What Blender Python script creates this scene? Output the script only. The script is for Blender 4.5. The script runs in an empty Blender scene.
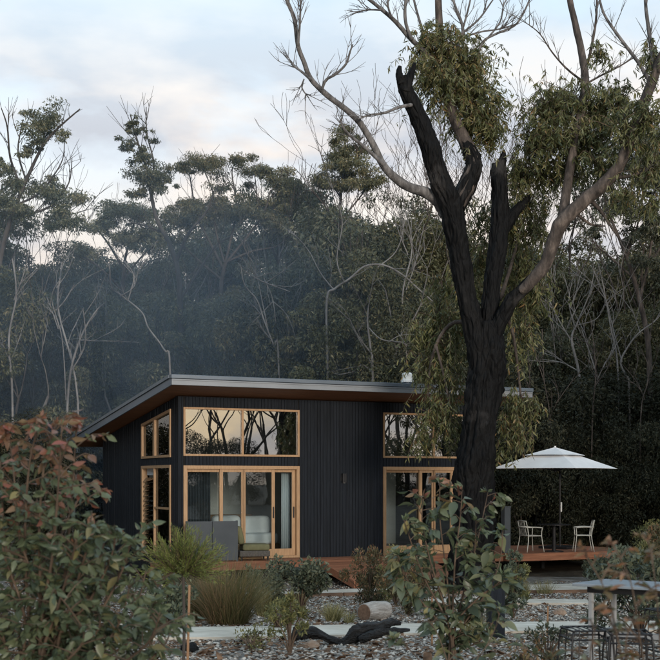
import bpy, math, random
import numpy as np
from mathutils import Vector, Matrix, noise

# ------------------------------------------------------------------ camera, sky, sun, exposure
scene = bpy.context.scene
col = scene.collection
FPX, CX, HY = 1222.0, 330.0, 482.0          # focal length, principal point in photo pixels
EYE = 2.45

cam_d = bpy.data.cameras.new('camera')
cam = bpy.data.objects.new('camera', cam_d); col.objects.link(cam)
cam.location = (0, 0, EYE); cam.rotation_euler = (math.radians(90), 0, 0)
cam_d.sensor_width = 36.0; cam_d.lens = 36.0 * FPX / 660.0
cam_d.shift_y = (HY - 330.0) / 660.0
cam_d.clip_start = 0.1; cam_d.clip_end = 3000
cam_d.dof.use_dof = True; cam_d.dof.focus_distance = 27.0; cam_d.dof.aperture_fstop = 6.3
scene.camera = cam

SUN_ELEV, SUN_ROT = math.radians(6.0), math.radians(160.0)
world = bpy.data.worlds.new('World'); scene.world = world; world.use_nodes = True
def build_world():
    nt = world.node_tree; N = nt.nodes; L = nt.links
    for n in list(N): N.remove(n)
    out = N.new('ShaderNodeOutputWorld'); bg = N.new('ShaderNodeBackground')
    sky = N.new('ShaderNodeTexSky'); sky.sky_type = 'NISHITA'; sky.sun_disc = False
    sky.sun_elevation = SUN_ELEV; sky.sun_rotation = SUN_ROT
    sky.air_density = 1.0; sky.dust_density = 1.5; sky.ozone_density = 1.2
    tc = N.new('ShaderNodeTexCoord')
    sep = N.new('ShaderNodeSeparateXYZ'); L.new(tc.outputs['Generated'], sep.inputs[0])
    # clouds: noise on the direction, flattened towards the horizon
    mp = N.new('ShaderNodeMapping'); mp.inputs['Scale'].default_value = (1, 1, 2.6)
    mp.inputs['Location'].default_value = (0.62, 0.1, 0.31)
    L.new(tc.outputs['Generated'], mp.inputs[0])
    nz = N.new('ShaderNodeTexNoise'); nz.inputs['Scale'].default_value = 4.4
    nz.inputs['Detail'].default_value = 7; nz.inputs['Roughness'].default_value = 0.55
    nz.inputs['Distortion'].default_value = 0.35
    L.new(mp.outputs[0], nz.inputs['Vector'])
    ramp = N.new('ShaderNodeValToRGB')
    ramp.color_ramp.elements[0].position = 0.36; ramp.color_ramp.elements[0].color = (0, 0, 0, 1)
    ramp.color_ramp.elements[1].position = 0.52; ramp.color_ramp.elements[1].color = (1, 1, 1, 1)
    L.new(nz.outputs['Fac'], ramp.inputs[0])
    # veil of thin high cloud plus cloud banks lower down; colour from lit cream (low) to pale blue white (high)
    el = N.new('ShaderNodeMapRange'); el.inputs['From Min'].default_value = 0.10; el.inputs['From Max'].default_value = 0.38
    L.new(sep.outputs['Z'], el.inputs['Value'])
    cr = N.new('ShaderNodeValToRGB'); e = cr.color_ramp.elements
    e[0].position = 0.0; e[0].color = (1.0, 0.85, 0.64, 1)
    e[1].position = 1.0; e[1].color = (0.64, 0.82, 0.96, 1)
    m = e.new(0.30); m.color = (1.0, 0.87, 0.75, 1)
    m = e.new(0.55); m.color = (0.80, 0.86, 0.92, 1)
    L.new(el.outputs[0], cr.inputs[0])
    veil = N.new('ShaderNodeVectorMath'); veil.operation = 'SCALE'; veil.inputs['Scale'].default_value = 7.5
    L.new(cr.outputs[0], veil.inputs[0])
    mixv = N.new('ShaderNodeMix'); mixv.data_type = 'RGBA'; mixv.inputs[0].default_value = 0.80
    L.new(sky.outputs[0], mixv.inputs[6]); L.new(veil.outputs[0], mixv.inputs[7])
    # cloud body
    nz2 = N.new('ShaderNodeTexNoise'); nz2.inputs['Scale'].default_value = 6.5; nz2.inputs['Detail'].default_value = 6
    L.new(mp.outputs[0], nz2.inputs['Vector'])
    cc = N.new('ShaderNodeValToRGB'); e = cc.color_ramp.elements
    e[0].position = 0.43; e[0].color = (0.55, 0.57, 0.63, 1)
    e[1].position = 0.60; e[1].color = (1.0, 0.88, 0.78, 1)
    L.new(nz2.outputs['Fac'], cc.inputs[0])
    cs = N.new('ShaderNodeVectorMath'); cs.operation = 'SCALE'; cs.inputs['Scale'].default_value = 6.3
    L.new(cc.outputs[0], cs.inputs[0])
    el2 = N.new('ShaderNodeMapRange'); el2.inputs['From Min'].default_value = 0.40; el2.inputs['From Max'].default_value = 0.27
    L.new(sep.outputs['Z'], el2.inputs['Value'])
    mul = N.new('ShaderNodeMath'); mul.operation = 'MULTIPLY'
    L.new(ramp.outputs[0], mul.inputs[0]); L.new(el2.outputs[0], mul.inputs[1])
    mul2 = N.new('ShaderNodeMath'); mul2.operation = 'MULTIPLY'; mul2.inputs[1].default_value = 0.85
    L.new(mul.outputs[0], mul2.inputs[0])
    mixc = N.new('ShaderNodeMix'); mixc.data_type = 'RGBA'
    L.new(mul2.outputs[0], mixc.inputs[0]); L.new(mixv.outputs[2], mixc.inputs[6]); L.new(cs.outputs[0], mixc.inputs[7])
    L.new(mixc.outputs[2], bg.inputs['Color']); bg.inputs['Strength'].default_value = 0.10
    L.new(bg.outputs[0], out.inputs['Surface'])
build_world()

sun_d = bpy.data.lights.new('sun', 'SUN'); sun = bpy.data.objects.new('sun', sun_d); col.objects.link(sun)
sun_d.energy = 1.4; sun_d.angle = math.radians(14); sun_d.color = (1.0, 0.90, 0.78)
sd = Vector((math.sin(SUN_ROT) * math.cos(SUN_ELEV), math.cos(SUN_ROT) * math.cos(SUN_ELEV), math.sin(SUN_ELEV)))
sun.rotation_euler = sd.to_track_quat('Z', 'Y').to_euler(); sun.location = (20, -20, 20)

vs = scene.view_settings
vs.view_transform = 'Standard'; vs.look = 'None'; vs.exposure = 0.82; vs.gamma = 1.0; vs.use_curve_mapping = False
scene.cycles.volume_bounces = 1

# ------------------------------------------------------------------ helpers
rng = np.random.default_rng(7)
random.seed(7)
def at(px, py, d):
    return Vector(((px - CX) / FPX * d, d, EYE - (py - HY) / FPX * d))
def gz(x, y):                                   # ground height: falls gently from the terrace towards the cabin
    t = (y - 9.8) / (27.0 - 9.8)
    t = min(1.0, max(0.0, t))
    return 0.88 * (1 - t)
def on(px, d, dz=0.0):                          # ground point below a picture column at a depth
    x = (px - CX) / FPX * d
    return Vector((x, d, gz(x, d) + dz))
HC = Vector((-3.656, 29.40, 0.0)); HA = math.atan2(0.4286, 0.9035)
HU = Vector((math.cos(HA), math.sin(HA), 0)); HV = Vector((-math.sin(HA), math.cos(HA), 0))
def house(u, v, z=0.0):
    return HC + HU * u + HV * v + Vector((0, 0, z))

def tag(o, label=None, cat=None, group=None, kind=None):
    if label: o['label'] = label
    if cat: o['category'] = cat
    if group: o['group'] = group
    if kind: o['kind'] = kind
    return o
def empty(name, loc=(0, 0, 0), rz=0.0, label=None, cat=None, group=None):
    o = bpy.data.objects.new(name, None); col.objects.link(o)
    o.location = loc; o.rotation_euler = (0, 0, rz); o.empty_display_size = 0.2
    return tag(o, label, cat, group)
def link(name, me, parent=None):
    o = bpy.data.objects.new(name, me); col.objects.link(o)
    if parent is not None: o.parent = parent
    return o
def copy_tree(o, parent=None):
    c = o.copy(); col.objects.link(c); c.parent = parent
    for ch in list(o.children): copy_tree(ch, c)
    return c

class MB:                                       # mesh builder: many shapes, one mesh
    def __init__(s): s.v = []; s.f = []; s.smooth = False
    def add(s, vs, fs):
        b = len(s.v); s.v.extend([tuple(p) for p in vs]); s.f.extend([tuple(i + b for i in f) for f in fs]); return s
    def box(s, x0, x1, y0, y1, z0, z1):
        v = [(x, y, z) for z in (z0, z1) for y in (y0, y1) for x in (x0, x1)]
        return s.add(v, [(0, 2, 3, 1), (4, 5, 7, 6), (0, 1, 5, 4), (1, 3, 7, 5), (3, 2, 6, 7), (2, 0, 4, 6)])
    def hexa(s, p):                             # eight corners, order as in box
        return s.add(p, [(0, 2, 3, 1), (4, 5, 7, 6), (0, 1, 5, 4), (1, 3, 7, 5), (3, 2, 6, 7), (2, 0, 4, 6)])
    def bar(s, a, b, r, n=6, r2=None):
        return s.tube([a, b], [r, r if r2 is None else r2], n, sub=1)
    def tube(s, pts, rad, n=7, sub=4, rough=0.0, cap=True, seed=0.0, ridge=0.0):
        P, R = resample([Vector(p) for p in pts], rad, sub)
        m = len(P); up = Vector((0.31, 0.17, 0.94))
        t = (P[1] - P[0]).normalized()
        nrm = t.cross(up)
        if nrm.length < 1e-3: nrm = t.cross(Vector((1, 0, 0)))
        nrm.normalize(); vs = []
        for i in range(m):
            if i < m - 1: t = (P[min(i + 1, m - 1)] - P[max(i - 1, 0)]).normalized()
            nrm = (nrm - t * nrm.dot(t)).normalized(); bn = t.cross(nrm)
            for k in range(n):
                a = 2 * math.pi * k / n
                d = nrm * math.cos(a) + bn * math.sin(a)
                r = R[i]
                if rough: r *= 1 + rough * noise.noise(P[i] * (0.55 / max(R[0], .05)) + d * 1.3 + Vector((seed, 0, 0)))
                if ridge:
                    q = Vector((d.x * 3.4, d.y * 3.4, P[i].z * 1.1 + d.z * 3.4 + seed)); q2 = Vector((d.x * 8, d.y * 8, P[i].z * 4.5 + d.z * 8 + seed))
                    r *= 1 + ridge * ((1 - abs(noise.noise(q)) * 2.2) * .6 + (abs(noise.noise(q2)) - .3) * .9 - .3)
                vs.append(P[i] + d * r)
        fs = [(i * n + k, i * n + (k + 1) % n, (i + 1) * n + (k + 1) % n, (i + 1) * n + k) for i in range(m - 1) for k in range(n)]
        if cap: fs.append(tuple(range(n - 1, -1, -1))); fs.append(tuple((m - 1) * n + k for k in range(n)))
        return s.add(vs, fs)
    def build(s, name, mat, parent=None, smooth=False, bevel=0.0):
        me = bpy.data.meshes.new(name); me.from_pydata(s.v, [], s.f); me.update()
        if mat is not None: me.materials.append(mat)
        if smooth: me.polygons.foreach_set('use_smooth', [True] * len(me.polygons))
        o = link(name, me, parent)
        if bevel:
            m = o.modifiers.new('bevel', 'BEVEL'); m.width = bevel; m.segments = 2; m.limit_method = 'ANGLE'
        return o
def resample(P, R, sub):
    if sub <= 1 or len(P) < 2: return P, list(R)
    Q = []; S = []; n = len(P)
    for i in range(n - 1):
        p0 = P[max(i - 1, 0)]; p1 = P[i]; p2 = P[i + 1]; p3 = P[min(i + 2, n - 1)]
        for k in range(sub):
            t = k / sub
            Q.append(0.5 * ((2 * p1) + (p2 - p0) * t + (2 * p0 - 5 * p1 + 4 * p2 - p3) * t * t + (3 * p1 - p0 - 3 * p2 + p3) * t ** 3))
            S.append(R[i] * (1 - t) + R[i + 1] * t)
    Q.append(P[-1]); S.append(R[-1]); return Q, S

def leaf_mesh(name, C, A, Lg, Wd, tint, mat, parent=None, shape=4, fold=0.25, seed=0, kind=None, curl=0.0):
    """joined leaves: centres C, axes A, lengths, widths; tint 0..1 per leaf goes to the colour attribute"""
    r = np.random.default_rng(seed); n = len(C)
    A = A / np.linalg.norm(A, axis=1, keepdims=True)
    S = np.cross(A, r.normal(size=(n, 3))); S /= np.maximum(np.linalg.norm(S, axis=1, keepdims=True), 1e-6)
    Nn = np.cross(A, S)
    Lg = np.asarray(Lg)[:, None]; Wd = np.asarray(Wd)[:, None]
    if shape == 4:
        V = np.stack([C - A * Lg / 2, C + S * Wd / 2 - A * Lg * .08, C + A * Lg / 2, C - S * Wd / 2 - A * Lg * .08], 1)
        F = np.array([[0, 1, 2, 3]])
    else:                                       # base, two wide points each side, tip; folded on the midrib
        b = C - A * Lg / 2; t = C + A * Lg / 2 - Nn * Lg * curl
        l1 = C - A * Lg * .18 + S * Wd / 2 + Nn * Wd * fold; r1 = C - A * Lg * .18 - S * Wd / 2 + Nn * Wd * fold
        l2 = C + A * Lg * .18 + S * Wd * .36 + Nn * (Wd * fold * .8 - Lg * curl * .4); r2 = C + A * Lg * .18 - S * Wd * .36 + Nn * (Wd * fold * .8 - Lg * curl * .4)
        m1 = C - A * Lg * .18; m2 = C + A * Lg * .18 - Nn * Lg * curl * .4
        V = np.stack([b, l1, l2, t, r2, r1, m1, m2], 1)
        F = np.array([[0, 1, 6, 6], [0, 6, 5, 5], [1, 2, 7, 6], [6, 7, 4, 5], [2, 3, 7, 7], [7, 3, 4, 4]])
    k = V.shape[1]; V = V.reshape(-1, 3)
    base = (np.arange(n) * k)[:, None, None]
    faces = (F[None] + base).reshape(-1, 4)
    me = bpy.data.meshes.new(name)
    if shape == 4:
        lv = faces.ravel(); ls = np.arange(len(faces)) * 4; lt = np.full(len(faces), 4)
    else:
        tri = faces[:, 2] == faces[:, 3]
        lt = np.where(tri, 3, 4); keep = np.ones(faces.shape, bool); keep[tri, 3] = False
        lv = faces[keep]; ls = np.concatenate([[0], np.cumsum(lt)[:-1]])
    me.vertices.add(len(V)); me.vertices.foreach_set('co', V.astype(np.float32).ravel())
    me.loops.add(len(lv)); me.loops.foreach_set('vertex_index', lv.astype(np.int32))
    me.polygons.add(len(ls)); me.polygons.foreach_set('loop_start', ls.astype(np.int32)); me.polygons.foreach_set('loop_total', lt.astype(np.int32))
    ca = me.attributes.new('tint', 'FLOAT', 'POINT'); ca.data.foreach_set('value', np.repeat(np.asarray(tint, np.float32), k))
    me.update(calc_edges=True)
    me.materials.append(mat)
    o = link(name, me, parent)
    if kind: o['kind'] = kind
    return o
def rand_dirs(n, r):
    d = r.normal(size=(n, 3)); return d / np.linalg.norm(d, axis=1, keepdims=True)
def blob_leaves(blobs, r, droop=0.8, shell=0.5):
    """leaf centres in ellipsoid clumps: (cx,cy,cz, rx,ry,rz, n)"""
    C = []; A = []
    for (x, y, z, rx, ry, rz, n) in blobs:
        d = rand_dirs(n, r); rad = r.random(n) ** (1 / 3 * (1 - shell) + 0.08)
        p = d * rad[:, None] * np.array([rx, ry, rz]) + np.array([x, y, z])
        C.append(p); a = d * 0.7 + r.normal(size=(n, 3)) * 0.6; a[:, 2] -= droop; A.append(a)
    return np.concatenate(C), np.concatenate(A)

# ------------------------------------------------------------------ materials
MATS = {}
def nodemat(name):
    m = bpy.data.materials.new(name); m.use_nodes = True
    b = m.node_tree.nodes['Principled BSDF']; MATS[name] = m
    return m, m.node_tree.nodes, m.node_tree.links, b
def surf(name, c1, c2, scale=4.0, rough=0.8, stretch=(1, 1, 1), bump=0.0, bscale=None, detail=5, metal=0.0, coord='Object', spec=0.3, contrast=(0.3, 0.7), c3=None, objrand=0.0):
    m, N, L, b = nodemat(name)
    tc = N.new('ShaderNodeTexCoord'); mp = N.new('ShaderNodeMapping'); mp.inputs['Scale'].default_value = stretch
    L.new(tc.outputs[coord], mp.inputs[0])
    nz = N.new('ShaderNodeTexNoise'); nz.inputs['Scale'].default_value = scale; nz.inputs['Detail'].default_value = detail; nz.inputs['Roughness'].default_value = 0.6
    vec = mp.outputs[0]
    if objrand:
        oi = N.new('ShaderNodeObjectInfo'); ad = N.new('ShaderNodeVectorMath'); ad.operation = 'ADD'
        mu = N.new('ShaderNodeMath'); mu.operation = 'MULTIPLY'; mu.inputs[1].default_value = 37.0
        L.new(oi.outputs['Random'], mu.inputs[0]); L.new(mp.outputs[0], ad.inputs[0]); L.new(mu.outputs[0], ad.inputs[1]); vec = ad.outputs[0]
    L.new(vec, nz.inputs['Vector'])
    cr = N.new('ShaderNodeValToRGB'); e = cr.color_ramp.elements
    e[0].position, e[1].position = contrast; e[0].color = (*c1, 1); e[1].color = (*c2, 1)
    if c3: k = e.new((contrast[0] + contrast[1]) / 2); k.color = (*c3, 1)
    L.new(nz.outputs['Fac'], cr.inputs[0])
    out = cr.outputs[0]
    if objrand:
        hs = N.new('ShaderNodeHueSaturation'); mr = N.new('ShaderNodeMapRange')
        mr.inputs['To Min'].default_value = 1 - objrand; mr.inputs['To Max'].default_value = 1 + objrand
        L.new(oi.outputs['Random'], mr.inputs['Value']); L.new(mr.outputs[0], hs.inputs['Value']); L.new(out, hs.inputs['Color']); out = hs.outputs[0]
    L.new(out, b.inputs['Base Color'])
    b.inputs['Roughness'].default_value = rough; b.inputs['Metallic'].default_value = metal; b.inputs['Specular IOR Level'].default_value = spec
    if bump:
        n2 = N.new('ShaderNodeTexNoise'); n2.inputs['Scale'].default_value = bscale or scale * 3; n2.inputs['Detail'].default_value = 6
        L.new(vec, n2.inputs['Vector'])
        bp = N.new('ShaderNodeBump'); bp.inputs['Strength'].default_value = bump; bp.inputs['Distance'].default_value = 0.03
        L.new(n2.outputs['Fac'], bp.inputs['Height']); L.new(bp.outputs[0], b.inputs['Normal'])
    return m
def leafmat(name, stops, rough=0.55, trans=0.25, spec=0.35, objvar=0.15, use_obj=False):
    """leaf-to-leaf colour from the tint attribute (joined leaves) or the object's random number (single leaves)"""
    m, N, L, b = nodemat(name)
    cr = N.new('ShaderNodeValToRGB'); e = cr.color_ramp.elements
    for i, (p, c) in enumerate(stops):
        k = e[i] if i < 2 else e.new(p)
        k.position = p; k.color = (*c, 1)
    oi = N.new('ShaderNodeObjectInfo')
    if use_obj: L.new(oi.outputs['Random'], cr.inputs[0])
    else:
        a = N.new('ShaderNodeAttribute'); a.attribute_name = 'tint'; L.new(a.outputs['Fac'], cr.inputs[0])
    hs = N.new('ShaderNodeHueSaturation'); mr = N.new('ShaderNodeMapRange')
    mr.inputs['To Min'].default_value = 1 - objvar; mr.inputs['To Max'].default_value = 1 + objvar
    L.new(oi.outputs['Random'], mr.inputs['Value']); L.new(mr.outputs[0], hs.inputs['Value']); L.new(cr.outputs[0], hs.inputs['Color'])
    L.new(hs.outputs[0], b.inputs['Base Color']); b.inputs['Roughness'].default_value = rough; b.inputs['Specular IOR Level'].default_value = spec
    tr = N.new('ShaderNodeBsdfTranslucent'); L.new(hs.outputs[0], tr.inputs['Color'])
    mx = N.new('ShaderNodeMixShader'); mx.inputs[0].default_value = trans
    out = [n for n in N if n.type == 'OUTPUT_MATERIAL'][0]
    L.new(b.outputs[0], mx.inputs[1]); L.new(tr.outputs[0], mx.inputs[2]); L.new(mx.outputs[0], out.inputs['Surface'])
    return m
def glassmat(name, refl, tint=(0.75, 0.8, 0.8), ior=1.6):
    m, N, L, b = nodemat(name); N.remove(b)
    out = [n for n in N if n.type == 'OUTPUT_MATERIAL'][0]
    fr = N.new('ShaderNodeLayerWeight'); fr.inputs['Blend'].default_value = 0.12
    mr = N.new('ShaderNodeMapRange'); mr.inputs['To Min'].default_value = refl; mr.inputs['To Max'].default_value = 1.0
    L.new(fr.outputs['Fresnel'], mr.inputs['Value'])
    tb = N.new('ShaderNodeBsdfTransparent'); tb.inputs['Color'].default_value = (*tint, 1)
    gl = N.new('ShaderNodeBsdfGlossy'); gl.inputs['Roughness'].default_value = 0.0; gl.inputs['Color'].default_value = (.95, .95, .95, 1)
    tc = N.new('ShaderNodeTexCoord'); nz = N.new('ShaderNodeTexNoise'); nz.inputs['Scale'].default_value = 0.9; nz.inputs['Detail'].default_value = 1
    L.new(tc.outputs['Object'], nz.inputs['Vector'])
    bp = N.new('ShaderNodeBump'); bp.inputs['Strength'].default_value = 0.03; bp.inputs['Distance'].default_value = 0.05
    L.new(nz.outputs['Fac'], bp.inputs['Height']); L.new(bp.outputs[0], gl.inputs['Normal'])
    mx = N.new('ShaderNodeMixShader')
    L.new(mr.outputs[0], mx.inputs[0]); L.new(tb.outputs[0], mx.inputs[1]); L.new(gl.outputs[0], mx.inputs[2]); L.new(mx.outputs[0], out.inputs['Surface'])
    return m

M_ground = surf('ground_litter', (0.07, 0.058, 0.045), (0.24, 0.225, 0.205), scale=2.2, rough=0.95, bump=0.6, bscale=26, detail=9, c3=(0.15, 0.135, 0.12), spec=0.1)
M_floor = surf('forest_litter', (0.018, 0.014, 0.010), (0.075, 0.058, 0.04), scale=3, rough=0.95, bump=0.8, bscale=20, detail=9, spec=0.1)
M_path = surf('pale_path', (0.40, 0.35, 0.285), (0.64, 0.585, 0.505), scale=2.4, rough=0.9, bump=0.25, bscale=60, detail=8, spec=0.15)
M_stone = surf('gravel_chip', (0.10, 0.088, 0.074), (0.58, 0.53, 0.465), scale=11, rough=0.85, contrast=(0.35, 0.65), detail=2, spec=0.2, c3=(0.26, 0.242, 0.22))
M_bark_litter = surf('bark_litter', (0.05, 0.03, 0.02), (0.22, 0.13, 0.08), scale=7, rough=0.9, detail=2, spec=0.1)
M_clad = surf('charred_cladding', (0.003, 0.0045, 0.007), (0.015, 0.020, 0.029), scale=3.0, rough=0.65, stretch=(11, 11, 0.22), bump=0.5, bscale=16, spec=0.22)
M_black = surf('sarking_black', (0.006, 0.006, 0.007), (0.012, 0.012, 0.013), rough=0.9)
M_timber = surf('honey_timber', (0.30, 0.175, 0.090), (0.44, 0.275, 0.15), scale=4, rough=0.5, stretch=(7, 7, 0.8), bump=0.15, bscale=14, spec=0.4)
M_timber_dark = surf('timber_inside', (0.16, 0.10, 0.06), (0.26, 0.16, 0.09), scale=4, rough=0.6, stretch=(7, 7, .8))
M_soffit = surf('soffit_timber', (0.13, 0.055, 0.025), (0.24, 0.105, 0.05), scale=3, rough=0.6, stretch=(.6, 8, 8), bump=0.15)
M_roof = surf('roof_steel', (0.10, 0.125, 0.155), (0.14, 0.165, 0.195), scale=1.2, rough=0.42, metal=0.25, spec=0.5)
M_fascia = surf('fascia_steel', (0.19, 0.205, 0.225), (0.25, 0.265, 0.285), scale=1.0, rough=0.42, metal=0.2, spec=0.5)
M_fascia_shaded = surf('fascia_steel_shaded', (0.10, 0.13, 0.17), (0.13, 0.16, 0.20), scale=1.0, rough=0.42, metal=0.2, spec=0.5)  # darker copy of the fascia steel, shade of the side put into the colour
M_deck = surf('deck_board', (0.17, 0.066, 0.036), (0.33, 0.145, 0.08), scale=3, rough=0.62, stretch=(.6, 9, 9), bump=0.3, bscale=12, objrand=0.22)
M_glass = glassmat('door_glass', 0.09, (0.86, 0.9, 0.9))
M_glass_hi = glassmat('coated_glass', 0.36, (0.5, 0.53, 0.53))
M_darkmetal = surf('dark_metal', (0.015, 0.015, 0.017), (0.03, 0.03, 0.032), rough=0.45, metal=0.4)
M_greymetal = surf('grey_panel', (0.042, 0.050, 0.058), (0.062, 0.071, 0.08), scale=1.3, rough=0.6, bump=0.05)
M_chair = surf('pale_metal', (0.40, 0.40, 0.36), (0.50, 0.49, 0.45), rough=0.45, metal=0.2)
M_canopy = surf('canopy_cloth', (0.70, 0.69, 0.69), (0.80, 0.79, 0.79), scale=2, rough=0.9, bump=0.12, bscale=5, spec=0.1)
M_white = surf('white_enamel', (0.72, 0.73, 0.72), (0.8, 0.8, 0.79), rough=0.4)
M_linen = surf('white_linen', (0.74, 0.75, 0.77), (0.82, 0.83, 0.85), scale=4, rough=0.95, bump=0.4, bscale=6)
M_curtain = surf('dark_curtain', (0.03, 0.035, 0.042), (0.06, 0.068, 0.08), scale=3, rough=0.9, stretch=(5, 5, .5))
M_sheer = surf('pale_curtain', (0.52, 0.55, 0.58), (0.64, 0.67, 0.70), scale=3, rough=0.9, stretch=(5, 5, .5))
M_olive = surf('olive_cushion', (0.10, 0.098, 0.052), (0.155, 0.15, 0.082), scale=5, rough=0.95, bump=0.3)
M_wicker = surf('wicker', (0.05, 0.045, 0.04), (0.12, 0.11, 0.10), scale=30, rough=0.8, bump=0.5)
M_plaster = surf('inside_plaster', (0.52, 0.52, 0.51), (0.58, 0.58, 0.57), rough=0.9)
M_floor_in = surf('inside_floor', (0.16, 0.10, 0.06), (0.25, 0.16, 0.10), scale=3, stretch=(.6, 6, 6), rough=0.5)
def charmat():
    m, N, L, b = nodemat('charred_bark')
    tc = N.new('ShaderNodeTexCoord'); mp = N.new('ShaderNodeMapping'); mp.inputs['Scale'].default_value = (7, 7, 2.0); L.new(tc.outputs['Object'], mp.inputs[0])
    nz = N.new('ShaderNodeTexNoise'); nz.inputs['Scale'].default_value = 1.0; nz.inputs['Detail'].default_value = 6; L.new(mp.outputs[0], nz.inputs['Vector'])
    mixv = N.new('ShaderNodeMix'); mixv.data_type = 'VECTOR'; mixv.inputs[0].default_value = 0.25; L.new(mp.outputs[0], mixv.inputs[4]); L.new(nz.outputs['Color'], mixv.inputs[5])
    vo = N.new('ShaderNodeTexVoronoi'); vo.feature = 'DISTANCE_TO_EDGE'; vo.inputs['Scale'].default_value = 1.3; L.new(mixv.outputs[1], vo.inputs['Vector'])
    n2 = N.new('ShaderNodeTexNoise'); n2.inputs['Scale'].default_value = 0.9; n2.inputs['Detail'].default_value = 8; L.new(tc.outputs['Object'], n2.inputs['Vector'])
    cr = N.new('ShaderNodeValToRGB'); e = cr.color_ramp.elements
    e[0].position = .46; e[0].color = (.004, .004, .0045, 1); e[1].position = .78; e[1].color = (.060, .055, .053, 1); k = e.new(.60); k.color = (.007, .0068, .007, 1)
    L.new(n2.outputs['Fac'], cr.inputs[0]); L.new(cr.outputs[0], b.inputs['Base Color'])
    ad = N.new('ShaderNodeMath'); ad.operation = 'ADD'; mu = N.new('ShaderNodeMath'); mu.operation = 'MULTIPLY'; mu.inputs[1].default_value = .5
    mn = N.new('ShaderNodeMath'); mn.operation = 'MINIMUM'; mn.inputs[1].default_value = .28; L.new(vo.outputs['Distance'], mn.inputs[0])
    L.new(nz.outputs['Fac'], mu.inputs[0]); L.new(mn.outputs[0], ad.inputs[0]); L.new(mu.outputs[0], ad.inputs[1])
    bp = N.new('ShaderNodeBump'); bp.inputs['Strength'].default_value = 1.0; bp.inputs['Distance'].default_value = .09; L.new(ad.outputs[0], bp.inputs['Height']); L.new(bp.outputs[0], b.inputs['Normal'])
    b.inputs['Roughness'].default_value = .72; b.inputs['Specular IOR Level'].default_value = .15
    return m
M_char = charmat()
M_bark = surf('gum_bark', (0.03, 0.024, 0.021), (0.17, 0.135, 0.115), scale=3.2, rough=0.85, stretch=(2.5, 2.5, 0.8), bump=0.7, bscale=12, contrast=(0.32, 0.72), c3=(0.075, 0.06, 0.052))
M_limb = surf('grey_limb', (0.05, 0.046, 0.045), (0.24, 0.225, 0.22), scale=4, rough=0.85, stretch=(2.5, 2.5, 0.8), bump=0.6, c3=(0.12, 0.112, 0.11))
M_bark_pale = surf('pale_bark', (0.10, 0.092, 0.088), (0.27, 0.255, 0.245), scale=2.2, rough=0.8, stretch=(1.5, 1.5, .6), bump=0.4, objrand=0.2)
M_bark_dark = surf('dark_bark', (0.028, 0.024, 0.022), (0.10, 0.085, 0.075), scale=2.5, rough=0.9, stretch=(2, 2, .5), bump=0.5)
M_stem = surf('shrub_stem', (0.05, 0.034, 0.024), (0.13, 0.09, 0.062), scale=9, rough=0.8)
M_stake = surf('orange_stake', (0.19, 0.105, 0.058), (0.32, 0.19, 0.105), scale=5, stretch=(5, 5, .6), rough=0.8)
M_charlog = surf('charred_log_bark', (0.006, 0.006, 0.0065), (0.075, 0.07, 0.068), scale=7, rough=0.55, stretch=(1, 3, 3), bump=1.0, bscale=22, contrast=(0.45, 0.85), c3=(0.016, 0.015, 0.015), spec=0.4)
M_log = surf('weathered_log', (0.22, 0.20, 0.18), (0.46, 0.43, 0.40), scale=5, rough=0.9, stretch=(.8, 6, 6), bump=0.7)
M_tabletop = surf('grey_tabletop', (0.22, 0.25, 0.28), (0.28, 0.31, 0.34), scale=2, rough=0.32, spec=0.5)
M_tableleg = surf('table_leg', (0.26, 0.265, 0.27), (0.34, 0.345, 0.35), scale=3, rough=0.6)
M_rock = surf('warm_rock', (0.16, 0.11, 0.08), (0.38, 0.28, 0.21), scale=6, rough=0.9, bump=0.6)
M_edge = surf('edging_timber', (0.10, 0.06, 0.04), (0.20, 0.125, 0.085), scale=4, rough=0.85, stretch=(.7, 6, 6))

M_leaf_far = leafmat('forest_leaf', [(0.0, (0.036, 0.044, 0.028)), (1.0, (0.23, 0.21, 0.13)), (0.55, (0.105, 0.112, 0.068))], trans=0.22, rough=0.5, objvar=0.25)
M_leaf_bush_shaded = leafmat('bush_leaf_shaded', [(0.0, (0.015, 0.018, 0.011)), (1.0, (0.085, 0.078, 0.045)), (0.55, (0.036, 0.038, 0.023))], trans=0.2, rough=0.6, spec=0.2, objvar=0.25)  # darker leaf colour standing in for the shade of the understorey
M_leaf_warm = leafmat('forest_leaf_olive', [(0.0, (0.044, 0.048, 0.025)), (1.0, (0.27, 0.22, 0.12)), (0.6, (0.125, 0.122, 0.062))], trans=0.22, rough=0.5, objvar=0.25)
M_leaf_gum = leafmat('gum_leaf', [(0.0, (0.046, 0.058, 0.026)), (1.0, (0.27, 0.165, 0.07)), (0.35, (0.118, 0.130, 0.052)), (0.75, (0.205, 0.188, 0.080)), (0.9, (0.25, 0.195, 0.080))], trans=0.30, rough=0.42, spec=0.45, objvar=0.0)
M_leaf_shrub = leafmat('shrub_leaf', [(0.0, (0.055, 0.078, 0.046)), (1.0, (0.22, 0.085, 0.058)), (0.35, (0.105, 0.13, 0.070)), (0.6, (0.14, 0.16, 0.085)), (0.8, (0.19, 0.115, 0.065))], trans=0.28, rough=0.42, spec=0.45, objvar=0.0)
M_leaf_green = leafmat('shrub_leaf_green', [(0.0, (0.055, 0.075, 0.045)), (1.0, (0.20, 0.175, 0.085)), (0.5, (0.105, 0.122, 0.064))], trans=0.28, rough=0.42, spec=0.45, objvar=0.1, use_obj=True)
M_leaf_red = leafmat('shrub_leaf_red', [(0.0, (0.15, 0.105, 0.055)), (1.0, (0.25, 0.075, 0.055)), (0.5, (0.19, 0.095, 0.058))], trans=0.30, rough=0.42, spec=0.45, objvar=0.15, use_obj=True)
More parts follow.
